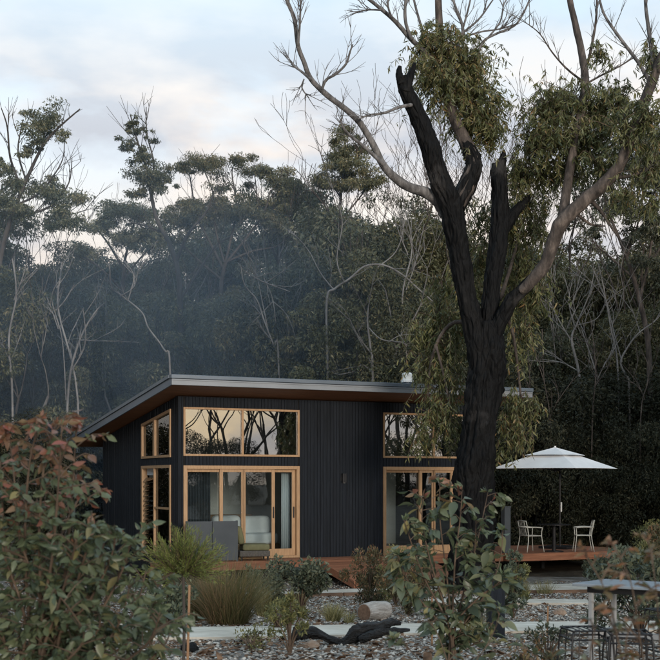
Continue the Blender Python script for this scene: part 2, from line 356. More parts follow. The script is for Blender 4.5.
M_leaf_rust = leafmat('shrub_leaf_rust', [(0.0, (0.14, 0.11, 0.05)), (1.0, (0.26, 0.12, 0.06)), (0.5, (0.21, 0.125, 0.058))], trans=0.30, rough=0.45, spec=0.4, objvar=0.15, use_obj=True)
M_leaf_blue = leafmat('shrub_leaf_blue', [(0.0, (0.050, 0.072, 0.048)), (1.0, (0.24, 0.205, 0.085)), (0.45, (0.10, 0.122, 0.072)), (0.75, (0.155, 0.16, 0.08))], trans=0.25, rough=0.42, spec=0.5, objvar=0.1, use_obj=True)
M_needle = leafmat('needle_green', [(0.0, (0.075, 0.098, 0.026)), (1.0, (0.22, 0.235, 0.065)), (0.5, (0.14, 0.165, 0.045))], trans=0.25, objvar=0.0)
M_tussock = leafmat('tussock_blade', [(0.0, (0.10, 0.105, 0.042)), (1.0, (0.34, 0.22, 0.13)), (0.5, (0.18, 0.15, 0.068))], trans=0.2, objvar=0.1)
M_straw = leafmat('straw_blade', [(0.0, (0.13, 0.125, 0.05)), (1.0, (0.38, 0.34, 0.18)), (0.5, (0.24, 0.22, 0.10))], trans=0.25, objvar=0.1)
M_small_dark = leafmat('small_leaf_dark', [(0.0, (0.040, 0.052, 0.038)), (1.0, (0.16, 0.165, 0.10)), (0.5, (0.082, 0.10, 0.066))], trans=0.2, objvar=0.2)
M_small_red = leafmat('small_leaf_russet', [(0.0, (0.045, 0.050, 0.026)), (1.0, (0.22, 0.105, 0.055)), (0.5, (0.10, 0.088, 0.044))], trans=0.2, objvar=0.2)
M_small_yellow = leafmat('small_leaf_yellow', [(0.0, (0.075, 0.085, 0.034)), (1.0, (0.25, 0.225, 0.085)), (0.5, (0.155, 0.155, 0.060))], trans=0.25, objvar=0.2)

# ------------------------------------------------------------------ ground and paths
def build_ground():
    xs = np.unique(np.concatenate([np.linspace(-600, -30, 14), np.linspace(-30, -9, 22), np.linspace(-9, 10, 110), np.linspace(10, 34, 25), np.linspace(34, 600, 14)]))
    ys = np.unique(np.concatenate([np.linspace(-300, 0, 12), np.linspace(0, 8, 9), np.linspace(8, 31, 150), np.linspace(31, 60, 30), np.linspace(60, 900, 16)]))
    V = []
    for y in ys:
        for x in xs:
            z = gz(x, y)
            if -10 < x < 12 and 7 < y < 31:
                z += 0.022 * noise.noise(Vector((x * 1.7, y * 1.7, 3))) + 0.012 * noise.noise(Vector((x * 6, y * 6, 1)))
            V.append((x, y, z - 0.012))
    w = len(xs)
    F = [(j * w + i, j * w + i + 1, (j + 1) * w + i + 1, (j + 1) * w + i) for j in range(len(ys) - 1) for i in range(w - 1)]
    mb = MB(); mb.add(V, F); o = mb.build('ground', M_ground, smooth=True); tag(o, kind='structure')
build_ground()
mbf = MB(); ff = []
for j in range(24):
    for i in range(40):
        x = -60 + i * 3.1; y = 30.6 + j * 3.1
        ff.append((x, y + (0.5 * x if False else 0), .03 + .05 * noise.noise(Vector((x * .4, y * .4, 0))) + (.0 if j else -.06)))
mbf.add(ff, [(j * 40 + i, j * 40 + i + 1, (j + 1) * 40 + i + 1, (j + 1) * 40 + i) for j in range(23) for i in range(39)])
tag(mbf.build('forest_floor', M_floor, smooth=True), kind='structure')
PATHS = []
def path(name, pts, w, z=0.035, edging=False):
    """ribbon following the ground: centre points (x,y), width in depth"""
    P, W = resample([Vector((x, y, 0)) for x, y in pts], [w] * len(pts) if not isinstance(w, list) else w, 10)
    PATHS.append((P, W)); V = []; n = len(P); F = []
    for i, p in enumerate(P):
        t = (P[min(i + 1, n - 1)] - P[max(i - 1, 0)]).normalized(); nn = Vector((-t.y, t.x, 0))
        j = 0.04 * noise.noise(Vector((p.x * 1.3, p.y, 0)))
        for s, dz in ((-1, -0.12), (-1, z), (-0.33, z + 0.006), (0.33, z + 0.006), (1, z), (1, -0.12)):
            q = p + nn * (s * (W[i] / 2 + (j if abs(s) == 1 else 0)))
            V.append((q.x, q.y, gz(q.x, q.y) + dz))
    for i in range(n - 1):
        for k in range(5): a = i * 6 + k; F.append((a, a + 1, a + 7, a + 6))
    mb = MB(); mb.add([Vector(v) for v in V], F); o = mb.build(name, M_path, smooth=False); tag(o, kind='structure')
    if edging:
        k = 0
        while k + 7 < n:                        # timber sleepers along the near side
            a = P[k]; b = P[min(k + 7, n - 1)]
            t = (b - a).normalized(); nn = Vector((-t.y, t.x, 0)); off = nn * -(W[k] / 2 + 0.07)
            a2 = a + off; b2 = b + off; m2 = (a2 + b2) / 2; ln = (b - a).length * 0.985
            e = MB().box(-ln / 2, ln / 2, -0.035, 0.035, -0.12, 0.075).build('edging_board', M_edge, o, bevel=0.006)
            e.location = (m2.x, m2.y, gz(m2.x, m2.y)); e.rotation_euler = (0, -math.atan2(gz(b2.x, b2.y) - gz(a2.x, a2.y), ln), math.atan2(t.y, t.x))
            k += 7
    return o
path('path', [(-9, 13.4), (-4, 14.2), (-1, 14.6), (1.2, 15.2), (3.2, 15.6), (6, 15.6), (10, 15.4)], 1.7)
path('path', [(1.4, 22.6), (3.2, 22.5), (5.6, 22.2), (9, 22.0), (13, 22.4)], 1.6)
path('path', [(-2.6, 25.1), (-1, 25.7), (1.2, 26.9), (4.0, 27.6), (7.5, 28.6), (12, 30.2)], 1.9, edging=True)

def in_path(x, y, m=0.0):
    for P, W in PATHS:
        for i in range(0, len(P), 2):
            if (P[i].x - x) ** 2 + (P[i].y - y) ** 2 < (W[i] / 2 + m) ** 2: return True
    return False
def path_mask(X, Y, m):
    bad = np.zeros(len(X), bool)
    for P, W in PATHS:
        for p, w in zip(P, W):
            bad |= (X - p.x) ** 2 + (Y - p.y) ** 2 < (w / 2 + m) ** 2
    return bad
def scatter_chips(name, mat, n, smin, smax, seed, flat=0.5, dmin=8.6, dmax=30, stretch=1.0):
    r = np.random.default_rng(seed)
    d = dmin + (dmax - dmin) * r.random(n) ** 1.25
    px = r.uniform(-30, 700, n); X = (px - CX) / FPX * d * 1.15; Y = d
    keep = ~path_mask(X, Y, -0.02)
    keep |= ~path_mask(X, Y, -.16) & (r.random(n) < .22)
    stray = path_mask(X, Y, -0.35)
    keep |= stray & (r.random(n) < 0.012)
    X, Y = X[keep], Y[keep]; n = len(X)
    pat = np.array([noise.noise(Vector((x * 0.6, y * 0.6, 9 + seed))) for x, y in zip(X, Y)])
    k2 = pat > r.uniform(-0.75, 0.05, n); X, Y = X[k2], Y[k2]; n = len(X)
    t = np.clip((Y - 9.8) / 17.2, 0, 1); Z = 0.88 * (1 - t)
    s = r.uniform(smin, smax, n) * (0.7 + 0.6 * r.random(n) ** 3)
    base = np.array([[1, 0, 0], [0.35, .9, 0], [-.8, .55, 0], [-.75, -.6, 0], [.3, -.95, 0], [.2, .1, 1], [-.1, -.1, -1]], float)
    V = base[None] * (1 + 0.35 * r.uniform(-1, 1, (n, 7, 3)))
    V[:, :, 2] *= flat; V[:, :, 0] *= stretch
    a = r.uniform(0, 6.28, n); ca, sa = np.cos(a), np.sin(a)
    tl = r.normal(0, 0.25, n)
    V[:, :, 2] += V[:, :, 0] * tl[:, None]
    x = V[:, :, 0] * ca[:, None] - V[:, :, 1] * sa[:, None]; y = V[:, :, 0] * sa[:, None] + V[:, :, 1] * ca[:, None]
    V[:, :, 0], V[:, :, 1] = x, y
    V *= s[:, None, None] * 0.5
    V += np.stack([X, Y, Z + s * flat * 0.16], 1)[:, None, :]
    T = [(i, (i + 1) % 5, 5) for i in range(5)] + [((i + 1) % 5, i, 6) for i in range(5)]
    F = (np.array(T)[None] + (np.arange(n) * 7)[:, None, None]).reshape(-1, 3)
    me = bpy.data.meshes.new(name); me.from_pydata(V.reshape(-1, 3).tolist(), [], F.tolist()); me.update(); me.materials.append(mat)
    o = link(name, me); o['kind'] = 'stuff'; return o
tag(scatter_chips('gravel', M_stone, 74000, 0.022, 0.062, 3), 'pale grey gravel chips scattered over the beds between the paths', 'gravel')
tag(scatter_chips('bark_litter', M_bark_litter, 22000, 0.03, 0.10, 4, flat=0.25, stretch=1.7), 'brown bark pieces and dry leaves strewn among the gravel', 'bark litter')

# ------------------------------------------------------------------ the cabin
UW, VD = 8.8, 7.0                               # facade length, depth
SK, SZ = 0.115, 4.55                            # roof slope, soffit height at the front wall
def soff(v): return SZ - SK * v
DOORS = [(0.13, 3.19), (5.57, 8.62)]
Z0D, Z1D, Z0W, Z1W = 0.55, 2.85, 3.08, 4.26
SW = (0.55, 3.0)
def sidetop(v): return 4.24 - 0.11 * (v - 0.55)
cabin = empty('cabin', HC, HA, 'black timber clad cabin with sloping steel roof and honey timber windows', 'cabin')

def build_walls():
    # front: backing boxes round the openings, then narrow vertical boards
    w = MB(); t0, t1 = 0.022, 0.20
    spans = [(0, DOORS[0][0], None), (*DOORS[0], 1), (DOORS[0][1], DOORS[1][0], None), (*DOORS[1], 1), (DOORS[1][1], UW, None)]
    for a, b, op in spans:
        if op is None: w.box(a, b, t0, t1, 0.05, SZ - 0.03)
        else:
            w.box(a, b, t0, t1, 0.05, Z0D); w.box(a, b, t0, t1, Z1D, Z0W); w.box(a, b, t0, t1, Z1W, SZ - 0.03)
    front = w.build('front_wall', M_black, cabin)
    mb = MB(); p = 0.09; r = random.Random(2)
    for i in range(int(UW / p)):
        a, b = i * p + 0.005, (i + 1) * p - 0.005
        segs = [(0.07, SZ - 0.04)]
        for (d0, d1) in DOORS:
            if b > d0 and a < d1:
                if a < d0 - 0.02: b = d0
                elif b > d1 + 0.02: a = d1
                else: segs = [(0.07, Z0D), (Z1D, Z0W), (Z1W, SZ - 0.04)]
        o = r.uniform(-0.004, 0.004)
        for z0, z1 in segs: mb.box(a, b, o, t0 + 0.004, z0, z1)
    c = mb.build('cladding_boards', M_clad, front); c['kind'] = 'stuff'
    # side wall (u = 0)
    w = MB()
    def slab(v0, v1, z0, za, zb, u0=0.022, u1=0.20): # sloping top from za (v0) to zb (v1)
        w.hexa([(u0, v0, z0), (u1, v0, z0), (u0, v1, z0), (u1, v1, z0), (u0, v0, za), (u1, v0, za), (u0, v1, zb), (u1, v1, zb)])
    slab(0.2, SW[0], 0.05, soff(0.2) - .02, soff(SW[0]) - .02); slab(SW[1], VD, 0.05, soff(SW[1]) - .02, soff(VD) - .02)
    slab(*SW, 0.05, 0.6, 0.6); slab(*SW, 2.87, 3.06, 3.06)
    w.hexa([(.022, SW[0], sidetop(SW[0])), (.2, SW[0], sidetop(SW[0])), (.022, SW[1], sidetop(SW[1])), (.2, SW[1], sidetop(SW[1])),
            (.022, SW[0], soff(SW[0]) - .02), (.2, SW[0], soff(SW[0]) - .02), (.022, SW[1], soff(SW[1]) - .02), (.2, SW[1], soff(SW[1]) - .02)])
    side = w.build('side_wall', M_black, cabin)
    mb = MB()
    for i in range(int(VD / p)):
        a, b = i * p + 0.005, (i + 1) * p - 0.005; v = (a + b) / 2
        segs = [(0.07, soff(v) - 0.03)]
        if b > SW[0] + .01 and a < SW[1] - .01: segs = [(0.07, 0.6), (2.87, 3.06), (sidetop(v), soff(v) - .03)]
        o = r.uniform(-0.004, 0.004)
        for z0, z1 in segs: mb.box(o, 0.026, a, b, z0, z1)
    c = mb.build('cladding_boards', M_clad, side); c['kind'] = 'stuff'
    w = MB(); w.hexa([(UW - .2, .2, .05), (UW - .022, .2, .05), (UW - .2, VD, .05), (UW - .022, VD, .05), (UW - .2, .2, soff(.2) - .02), (UW - .022, .2, soff(.2) - .02), (UW - .2, VD, soff(VD) - .02), (UW - .022, VD, soff(VD) - .02)])
    e = w.build('end_wall', M_black, cabin); mb = MB()
    for i in range(int(VD / p)):
        a, b = i * p + 0.005, (i + 1) * p - 0.005; o = r.uniform(-.004, .004)
        mb.box(UW - .026, UW + o, a, b, .07, soff((a + b) / 2) - .03)
    c = mb.build('cladding_boards', M_clad, e); c['kind'] = 'stuff'
    MB().box(.2, UW - .2, VD - .2, VD - 0.001, .05, soff(VD) - .02).build('back_wall', M_clad, cabin)
    # inside lining: floor, ceiling, back lining, partition
    MB().box(.2, UW - .2, .2, VD - .2, .40, .565).build('inside_floor', M_floor_in, cabin)
    w = MB(); w.hexa([(.2, .2, soff(.2) - .2), (UW - .2, .2, soff(.2) - .2), (.2, 5, soff(5) - .2), (UW - .2, 5, soff(5) - .2), (.2, .2, soff(.2) - .1), (UW - .2, .2, soff(.2) - .1), (.2, 5, soff(5) - .1), (UW - .2, 5, soff(5) - .1)])
    w.build('inside_ceiling', M_plaster, cabin)
    MB().box(.2, UW - .2, 4.9, 5.0, .565, 4.0).box(4.2, 4.3, .2, 4.9, .565, 4.2).build('inside_partition', M_plaster, cabin)
build_walls()

def build_roof():
    fa, sb = 1.2, 0.54                          # front and side overhang
    u0, u1, v0, v1 = -sb, UW + 0.56, -fa, VD + 1.9
    rt = 0.20
    roof = MB()
    P = lambda u, v, z: (u, v, soff(v) + z)
    roof.hexa([P(u0 + .03, v0 + .03, .03), P(u1 - .03, v0 + .03, .03), P(u0 + .03, v1, .03), P(u1 - .03, v1, .03), P(u0 + .03, v0 + .03, rt), P(u1 - .03, v0 + .03, rt), P(u0 + .03, v1, rt), P(u1 - .03, v1, rt)])
    ro = roof.build('roof', M_roof, cabin)
    ribs = MB(); u = u0 + 0.12
    while u < u1 - .1:
        ribs.hexa([P(u - .02, v0 + .1, rt), P(u + .02, v0 + .1, rt), P(u - .02, v1, rt), P(u + .02, v1, rt), P(u - .01, v0 + .1, rt + .03), P(u + .01, v0 + .1, rt + .03), P(u - .01, v1, rt + .03), P(u + .01, v1, rt + .03)])
        u += 0.2
    o = ribs.build('roof_rib', M_roof, ro); o['kind'] = 'stuff'
    zf = soff(v0)
    # front fascia: gutter face with a lip, and a capping strip above
    g = MB(); g.box(u0 - .02, u1 + .02, v0 - .05, v0 + .028, zf - .005, zf + .135); g.box(u0 - .02, u1 + .02, v0 - .062, v0 - .05, zf + .10, zf + .135)
    g.build('gutter', M_fascia, ro, bevel=.006)
    MB().box(u0 - .035, u1 + .035, v0 - .075, v0 + .14, zf + .145, zf + .235).build('capping', M_roof, ro, bevel=.008)
    for (ua, ub, nm) in ((u0 - .015, u0 + .028, 'bargeboard'), (u1 - .028, u1 + .015, 'bargeboard')):
        b = MB(); b.hexa([P(ua, v0 + .03, 0), P(ub, v0 + .03, 0), P(ua, v1, 0), P(ub, v1, 0), P(ua, v0 + .03, .17), P(ub, v0 + .03, .17), P(ua, v1, .17), P(ub, v1, .17)])
        b.build(nm, M_fascia_shaded, ro)
        s = -0.03 if ua < 0 else 0.03
        b = MB(); b.hexa([P(ua + s, v0 + .14, .175), P(ub + s + .07 * (1 if ua < 0 else 0), v0 + .14, .175), P(ua + s, v1, .175), P(ub + s + .07 * (1 if ua < 0 else 0), v1, .175),
                          P(ua + s, v0 + .14, .25), P(ub + s + .07 * (1 if ua < 0 else 0), v0 + .14, .25), P(ua + s, v1, .25), P(ub + s + .07 * (1 if ua < 0 else 0), v1, .25)])
        b.build('barge_capping', M_roof, ro)
    # soffit boards: strips running along the front, each with a joint
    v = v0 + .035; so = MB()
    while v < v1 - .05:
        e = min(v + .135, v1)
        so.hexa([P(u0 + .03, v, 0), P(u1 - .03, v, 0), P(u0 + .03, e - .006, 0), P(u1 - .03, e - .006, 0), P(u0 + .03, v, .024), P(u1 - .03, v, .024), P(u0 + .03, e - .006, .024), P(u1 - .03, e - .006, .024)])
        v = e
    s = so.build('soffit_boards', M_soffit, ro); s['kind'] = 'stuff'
    # flue with white cowl
    fu, fv = 6.62, 0.6
    zz = soff(fv) + rt
    f = MB(); f.tube([(fu, fv, zz - .05), (fu, fv, zz + .46)], [.10, .10], 14, 1); fl = f.build('flue', M_roof, ro, smooth=False)
    MB().tube([(fu, fv, zz + .44), (fu, fv, zz + .50), (fu, fv, zz + .51), (fu, fv, zz + .66), (fu, fv, zz + .70)], [.17, .17, .14, .14, .10], 16, 1).build('cowl', M_white, fl)
build_roof()

def frame(o_name, mat, parent, u0, u1, z0, z1, v0, v1, t, sillz=None):
    m = MB(); m.box(u0, u0 + t, v0, v1, z0, z1); m.box(u1 - t, u1, v0, v1, z0, z1)
    m.box(u0 + t, u1 - t, v0 + .001, v1, z1 - t, z1); m.box(u0 + t, u1 - t, v0 + .001, v1, z0, z0 + (sillz or t))
    return m.build(o_name, mat, parent, bevel=0.004)
def pane(parent, u0, u1, z0, z1, v, mat, name='pane'):
    return MB().box(u0, u1, v, v + .012, z0, z1).build(name, mat, parent)
def sliding_door(u0, u1, handles):
    d = empty('sliding_door', (0, 0, 0)); d.parent = cabin
    frame('frame', M_timber, d, u0, u1, Z0D, Z1D, -.035, .15, .085, .06)
    w = u1 - u0 - .17; a = u0 + .085; cuts = (0, .305, .51, .79, 1) if handles[0][0] == 2 else (0, .36, .5, .70, 1)
    zA, zB = Z0D + .06, Z1D - .085
    order = [0, 1, 1, 0]
    for k in range(4):
        x0 = a + cuts[k] * w - (.03 if k else 0); x1 = a + cuts[k + 1] * w + (.03 if k < 3 else 0)
        v = 0.005 if k in (1, 2) else 0.065
        st = .085 if k not in (0,) else .05
        m = MB(); m.box(x0, x0 + st, v, v + .045, zA, zB); m.box(x1 - st, x1, v, v + .045, zA, zB)
        m.box(x0 + st, x1 - st, v + .001, v + .045, zB - .07, zB); m.box(x0 + st, x1 - st, v + .001, v + .045, zA, zA + .17)
        p = m.build('door_panel', M_timber if k != 1 else M_timber, d, bevel=0.003)
        pane(p, x0 + st, x1 - st, zA + .17, zB - .07, v + .02, M_glass)
        for hk, side in handles:
            if hk == k:
                hx = x0 + st * .5 if side < 0 else x1 - st * .5
                MB().box(hx - .016, hx + .016, v - .022, v + .004, 1.55, 1.83).build('handle', M_darkmetal, p, bevel=.006)
    return d
sliding_door(*DOORS[0], [(2, 1), (3, 1)])
sliding_door(*DOORS[1], [(0, -1), (3, 1)])
for (u0, u1) in DOORS:                          # clerestory windows
    wn = empty('upper_window'); wn.parent = cabin
    frame('frame', M_timber, wn, u0, u1, Z0W, Z1W, -.03, .12, .05)
    um = (u0 + u1) / 2
    MB().box(um - .028, um + .028, -.022, .11, Z0W + .05, Z1W - .05).build('mullion', M_timber, wn)
    pane(wn, u0 + .05, um - .028, Z0W + .05, Z1W - .05, .02, M_glass_hi); pane(wn, um + .028, u1 - .05, Z0W + .05, Z1W - .05, .026, M_glass_hi)
def side_windows():
    a, b = SW; vm = 1.9
    # upper, raked top
    w = empty('raked_window'); w.parent = cabin; t = .07
    m = MB()
    def vbar(v0, v1, z0): m.hexa([(-.03, v0, z0), (.12, v0, z0), (-.03, v1, z0), (.12, v1, z0), (-.03, v0, sidetop(v0)), (.12, v0, sidetop(v0)), (-.03, v1, sidetop(v1)), (.12, v1, sidetop(v1))])
    vbar(a, a + t, 3.06); vbar(b - t, b, 3.06)
    m.box(-.029, .12, a + t, b - t, 3.06, 3.06 + .06)
    m.hexa([(-.029, a + t, sidetop(a + t) - t), (.12, a + t, sidetop(a + t) - t), (-.029, b - t, sidetop(b - t) - t), (.12, b - t, sidetop(b - t) - t), (-.029, a + t, sidetop(a + t)), (.12, a + t, sidetop(a + t)), (-.029, b - t, sidetop(b - t)), (.12, b - t, sidetop(b - t))])
    m.build('frame', M_timber, w)
    m = MB(); m.hexa([(-.026, vm - .07, 3.12), (.11, vm - .07, 3.12), (-.026, vm + .07, 3.12), (.11, vm + .07, 3.12), (-.026, vm - .07, sidetop(vm - .07) - t), (.11, vm - .07, sidetop(vm - .07) - t), (-.026, vm + .07, sidetop(vm + .07) - t), (.11, vm + .07, sidetop(vm + .07) - t)])
    m.build('mullion', M_timber, w)
    for (p0, p1) in ((a + t, vm - .07), (vm + .07, b - t)):
        m = MB(); m.hexa([(.03, p0, 3.12), (.042, p0, 3.12), (.03, p1, 3.12), (.042, p1, 3.12), (.03, p0, sidetop(p0) - t), (.042, p0, sidetop(p0) - t), (.03, p1, sidetop(p1) - t), (.042, p1, sidetop(p1) - t)])
        m.build('pane', M_glass, w)
    for k in range(9):                          # blind slats behind the near pane
        z = 3.17 + k * .1
        s = MB().box(.14, .19, a + t, vm - .08, z, z + .012).build('blind_slat', M_curtain, w)
    # lower
    w = empty('side_window'); w.parent = cabin; z0, z1 = .6, 2.87
    m = MB(); m.box(-.03, .12, a, a + t, z0, z1); m.box(-.03, .12, b - t * 1.5, b, z0, z1); m.box(-.029, .12, a + t, b - t * 1.5, z1 - t, z1); m.box(-.029, .12, a + t, b - t * 1.5, z0, z0 + t)
    m.build('frame', M_timber, w)
    MB().box(-.026, .11, vm - .03, vm + .03, z0 + t, z1 - t).build('mullion', M_timber, w)
    MB().box(-.02, .1, a + t, vm - .03, 1.77, 1.82).build('transom', M_timber, w)
    MB().box(.03, .042, a + t, vm - .03, z0 + t, 1.77).build('pane', M_glass, w)
    MB().box(.03, .042, a + t, vm - .03, 1.82, z1 - t).build('pane', M_glass, w)
    MB().box(.10, .16, vm + .06, b - t * 1.5 - .02, z1 - t - .17, z1 - t).build('blind_box', M_sheer, w)
    for k in range(15):                         # glass louvres in the far half
        z = z0 + t + .03 + k * .125
        m = MB(); m.hexa([(-.01, vm + .035, z), (0., vm + .035, z - .004), (-.01, b - t * 1.5 - .005, z), (0., b - t * 1.5 - .005, z - .004), (.075, vm + .035, z + .115), (.085, vm + .035, z + .111), (.075, b - t * 1.5 - .005, z + .115), (.085, b - t * 1.5 - .005, z + .111)])
        m.build('louvre', M_glass, w)
side_windows()
# wall lamp
wl = empty('wall_lamp', (4.42, 0, 2.55)); wl.parent = cabin
MB().box(-.055, .055, -.10, .0, -.12, .12).build('lamp_body', M_darkmetal, wl, bevel=.008)
MB().box(-.075, .075, -.008, .002, -.07, .07).build('back_plate', M_darkmetal, wl)
MB().tube([(0, -.05, -.125), (0, -.05, -.118)], [.035, .035], 12, 1).build('lens', M_white, wl)

# inside the cabin: bed and curtains seen through the glass
def curtain(u0, u1, v, z0, z1, mat, name, label, fold=.05, nf=9):
    n = nf * 6; V = []; F = []
    for i in range(n + 1):
        t = i / n; f = math.sin(t * nf * 2 * math.pi) * fold
        for z, k in ((z0, 1.25), ((z0 + z1) / 2, 1), (z1, .7)):
            V.append((u0 + (u1 - u0) * t, v + f * k, z))
    for i in range(n):
        for k in range(2): F.append((i * 3 + k, (i + 1) * 3 + k, (i + 1) * 3 + k + 1, i * 3 + k + 1))
    o = MB().add(V, F).build(name, mat, None, smooth=True); o.location = HC; o.rotation_euler = (0, 0, HA)
    s = o.modifiers.new('thick', 'SOLIDIFY'); s.thickness = .006
    tag(o, label, 'curtain'); return o
curtain(.30, .95, .36, .59, 2.80, M_curtain, 'curtain', 'dark blue grey curtain behind the left end of the glass doors')
curtain(2.86, 3.08, .36, .59, 2.80, M_sheer, 'curtain', 'pale curtain gathered beside the door jamb near the bed', fold=.035, nf=4)
curtain(8.0, 8.5, .36, .59, 2.80, M_curtain, 'curtain', 'dark curtain inside the glass doors behind the burnt tree', fold=.04, nf=6)
bed = empty('bed', house(2.35, 2.2, .565), HA, 'bed with white linen and two pillows inside the glass doors', 'bed')
MB().box(-.95, .85, -.95, 1.0, 0, .28).build('base', M_timber_dark, bed, bevel=.01)
def soft(x0, x1, y0, y1, z0, z1, name, mat, par, b=.09, puff=.0):
    o = MB().box(x0, x1, y0, y1, z0, z1).build(name, mat, par)
    m = o.modifiers.new('b', 'BEVEL'); m.width = b; m.segments = 4
    o.data.polygons.foreach_set('use_smooth', [True] * len(o.data.polygons)); return o
soft(-.93, .83, -.93, .98, .27, .56, 'mattress', M_linen, bed)
soft(-.85, -.08, -.60, -.25, .50, 1.02, 'pillow', M_linen, bed, .13); soft(-.02, .75, -.60, -.25, .50, 1.0, 'pillow', M_linen, bed, .13)
soft(-.95, .85, .98, 1.08, 0, 1.0, 'headboard', M_timber_dark, bed, .03)

# ------------------------------------------------------------------ decks
def deck(name, u0, u1, v0, v1, label, fasc=.2, parent_cat='deck', fas_left=True):
    d = empty(name, HC, HA, label, 'deck')
    z = Z0D; w = .138; v = v0 + .03; k = 0
    ln = u1 - u0 - .06; me = None
    while v + w < v1 + .02:
        if me is None:
            o = MB().box(0, ln, 0, w - .006, -.028, 0).build('deck_board', M_deck, d, bevel=.003); me = o.data
        else:
            o = link('deck_board', me, d); m = o.modifiers.new('bevel', 'BEVEL'); m.width = .003; m.segments = 2; m.limit_method = 'ANGLE'
        o.location = (u0 + .03, v, z); v += w
    MB().box(u0, u1, v0 - .004, v0 + .026, z - fasc, z - .004).build('front_fascia', M_deck, d, bevel=.004)
    for uu in (u0, u1 - .03): MB().box(uu, uu + .03, v0 + .028, v1, z - fasc, z - .004).build('side_fascia', M_deck, d)
    uu = u0 + .3
    while uu < u1:
        for vv in (max(v0 + .6, min(v0 + 1.3, v1 - .25)), v1 - .2): MB().box(uu - .05, uu + .05, vv - .05, vv + .05, -.05, z - .03).build('post', M_black, d)
        uu += 1.6
    return d
deck('timber_deck', -.7, 8.72, -.85, -.04, 'reddish timber deck running along the glass doors of the cabin')
deck('timber_deck', 8.82, 13.2, -1.08, 2.6, 'raised reddish timber deck under the white parasol')
def ramp():
    r = empty('timber_ramp', HC, HA, 'reddish boarded ramp sloping from the cabin deck to the path', 'ramp')
    u0, u1, v0, v1, z0, z1 = 3.3, 6.2, -.86, -2.95, .545, .16
    n = 15; sl = (z1 - z0) / (v1 - v0)
    me = None
    for k in range(n):
        va = v0 + (v1 - v0) * k / n
        if me is None: o = MB().box(0, u1 - u0, -.134, 0, -.028, 0).build('ramp_board', M_deck, r, bevel=.003); me = o.data
        else: o = link('ramp_board', me, r)
        o.location = (u0, va, z0 + (va - v0) * sl); o.rotation_euler = (math.atan(sl), 0, 0)
    for uu in (u0 - .035, u1 + .005):
        m = MB(); m.hexa([(uu, v1, z1 - .17), (uu + .03, v1, z1 - .17), (uu, v0, z0 - .17), (uu + .03, v0, z0 - .17), (uu, v1, z1 + .005), (uu + .03, v1, z1 + .005), (uu, v0, z0 + .005), (uu + .03, v0, z0 + .005)])
        m.build('side_fascia', M_deck, r)
    MB().box(u0, u1, v1 - .03, v1 - .002, z1 - .17, z1 - .004).build('end_fascia', M_deck, r)
ramp()

# ------------------------------------------------------------------ deck furniture
def metal_chair(name, loc, rz, label):
    c = empty(name, loc, rz, label, 'chair', 'pale metal chairs at the deck table')
    r = .013
    for s in (-1, 1):
        MB().tube([(s * .29, -.25, 0), (s * .24, -.2, .44), (s * .25, -.22, .66)], [r] * 3, 8, 3).build('front_leg', M_chair, c, smooth=True)
        MB().tube([(s * .27, .27, 0), (s * .23, .20, .44), (s * .22, .27, .84)], [r] * 3, 8, 3).build('rear_leg', M_chair, c, smooth=True)
        MB().tube([(s * .25, -.23, .655), (s * .26, 0, .675), (s * .225, .245, .67)], [.016] * 3, 8, 3).build('arm', M_chair, c, smooth=True)
    m = MB(); m.tube([(-.24, -.2, .44), (.24, -.2, .44), (.23, .2, .44), (-.23, .2, .44), (-.24, -.2, .44)], [r] * 5, 8, 1); m.build('seat_frame', M_chair, c)
    for k in range(7):
        x = -.18 + k * .06; MB().box(x - .02, x + .02, -.2, .2, .444, .452).build('seat_slat', M_chair, c)
    MB().tube([(-.22, .27, .84), (0, .31, .85), (.22, .27, .84)], [r] * 3, 8, 3).build('top_rail', M_chair, c, smooth=True)
    MB().tube([(-.25, .25, .668), (0, .29, .67), (.25, .25, .668)], [r] * 3, 8, 3).build('back_rail', M_chair, c, smooth=True)
    for k in range(5):
        x = -.14 + k * .07; MB().bar((x, .21, .45), (x, .295, .845), .007).build('spindle', M_chair, c)
    return c
def deckpt(px, d): p = at(px, HY, d); return Vector((p.x, p.y, Z0D))
metal_chair('metal_chair', deckpt(530.5, 33.3), math.radians(112), 'pale metal armchair on the deck beside the grey post')
metal_chair('metal_chair', deckpt(583, 33.5), math.radians(-95), 'pale metal armchair on the deck beside the parasol mast')
tb = empty('round_table', deckpt(554, 33.4), 0, 'black round pedestal table between two metal chairs on the deck', 'table')
MB().tube([(0, 0, .722), (0, 0, .726), (0, 0, .744), (0, 0, .748)], [.445, .455, .455, .445], 40, 1).build('table_top', M_darkmetal, tb)
MB().tube([(0, 0, .02), (0, 0, .722)], [.055, .05], 16, 1).build('pedestal', M_darkmetal, tb)
MB().tube([(0, 0, 0), (0, 0, .015), (0, 0, .025)], [.26, .26, .2], 28, 1).build('base', M_darkmetal, tb)
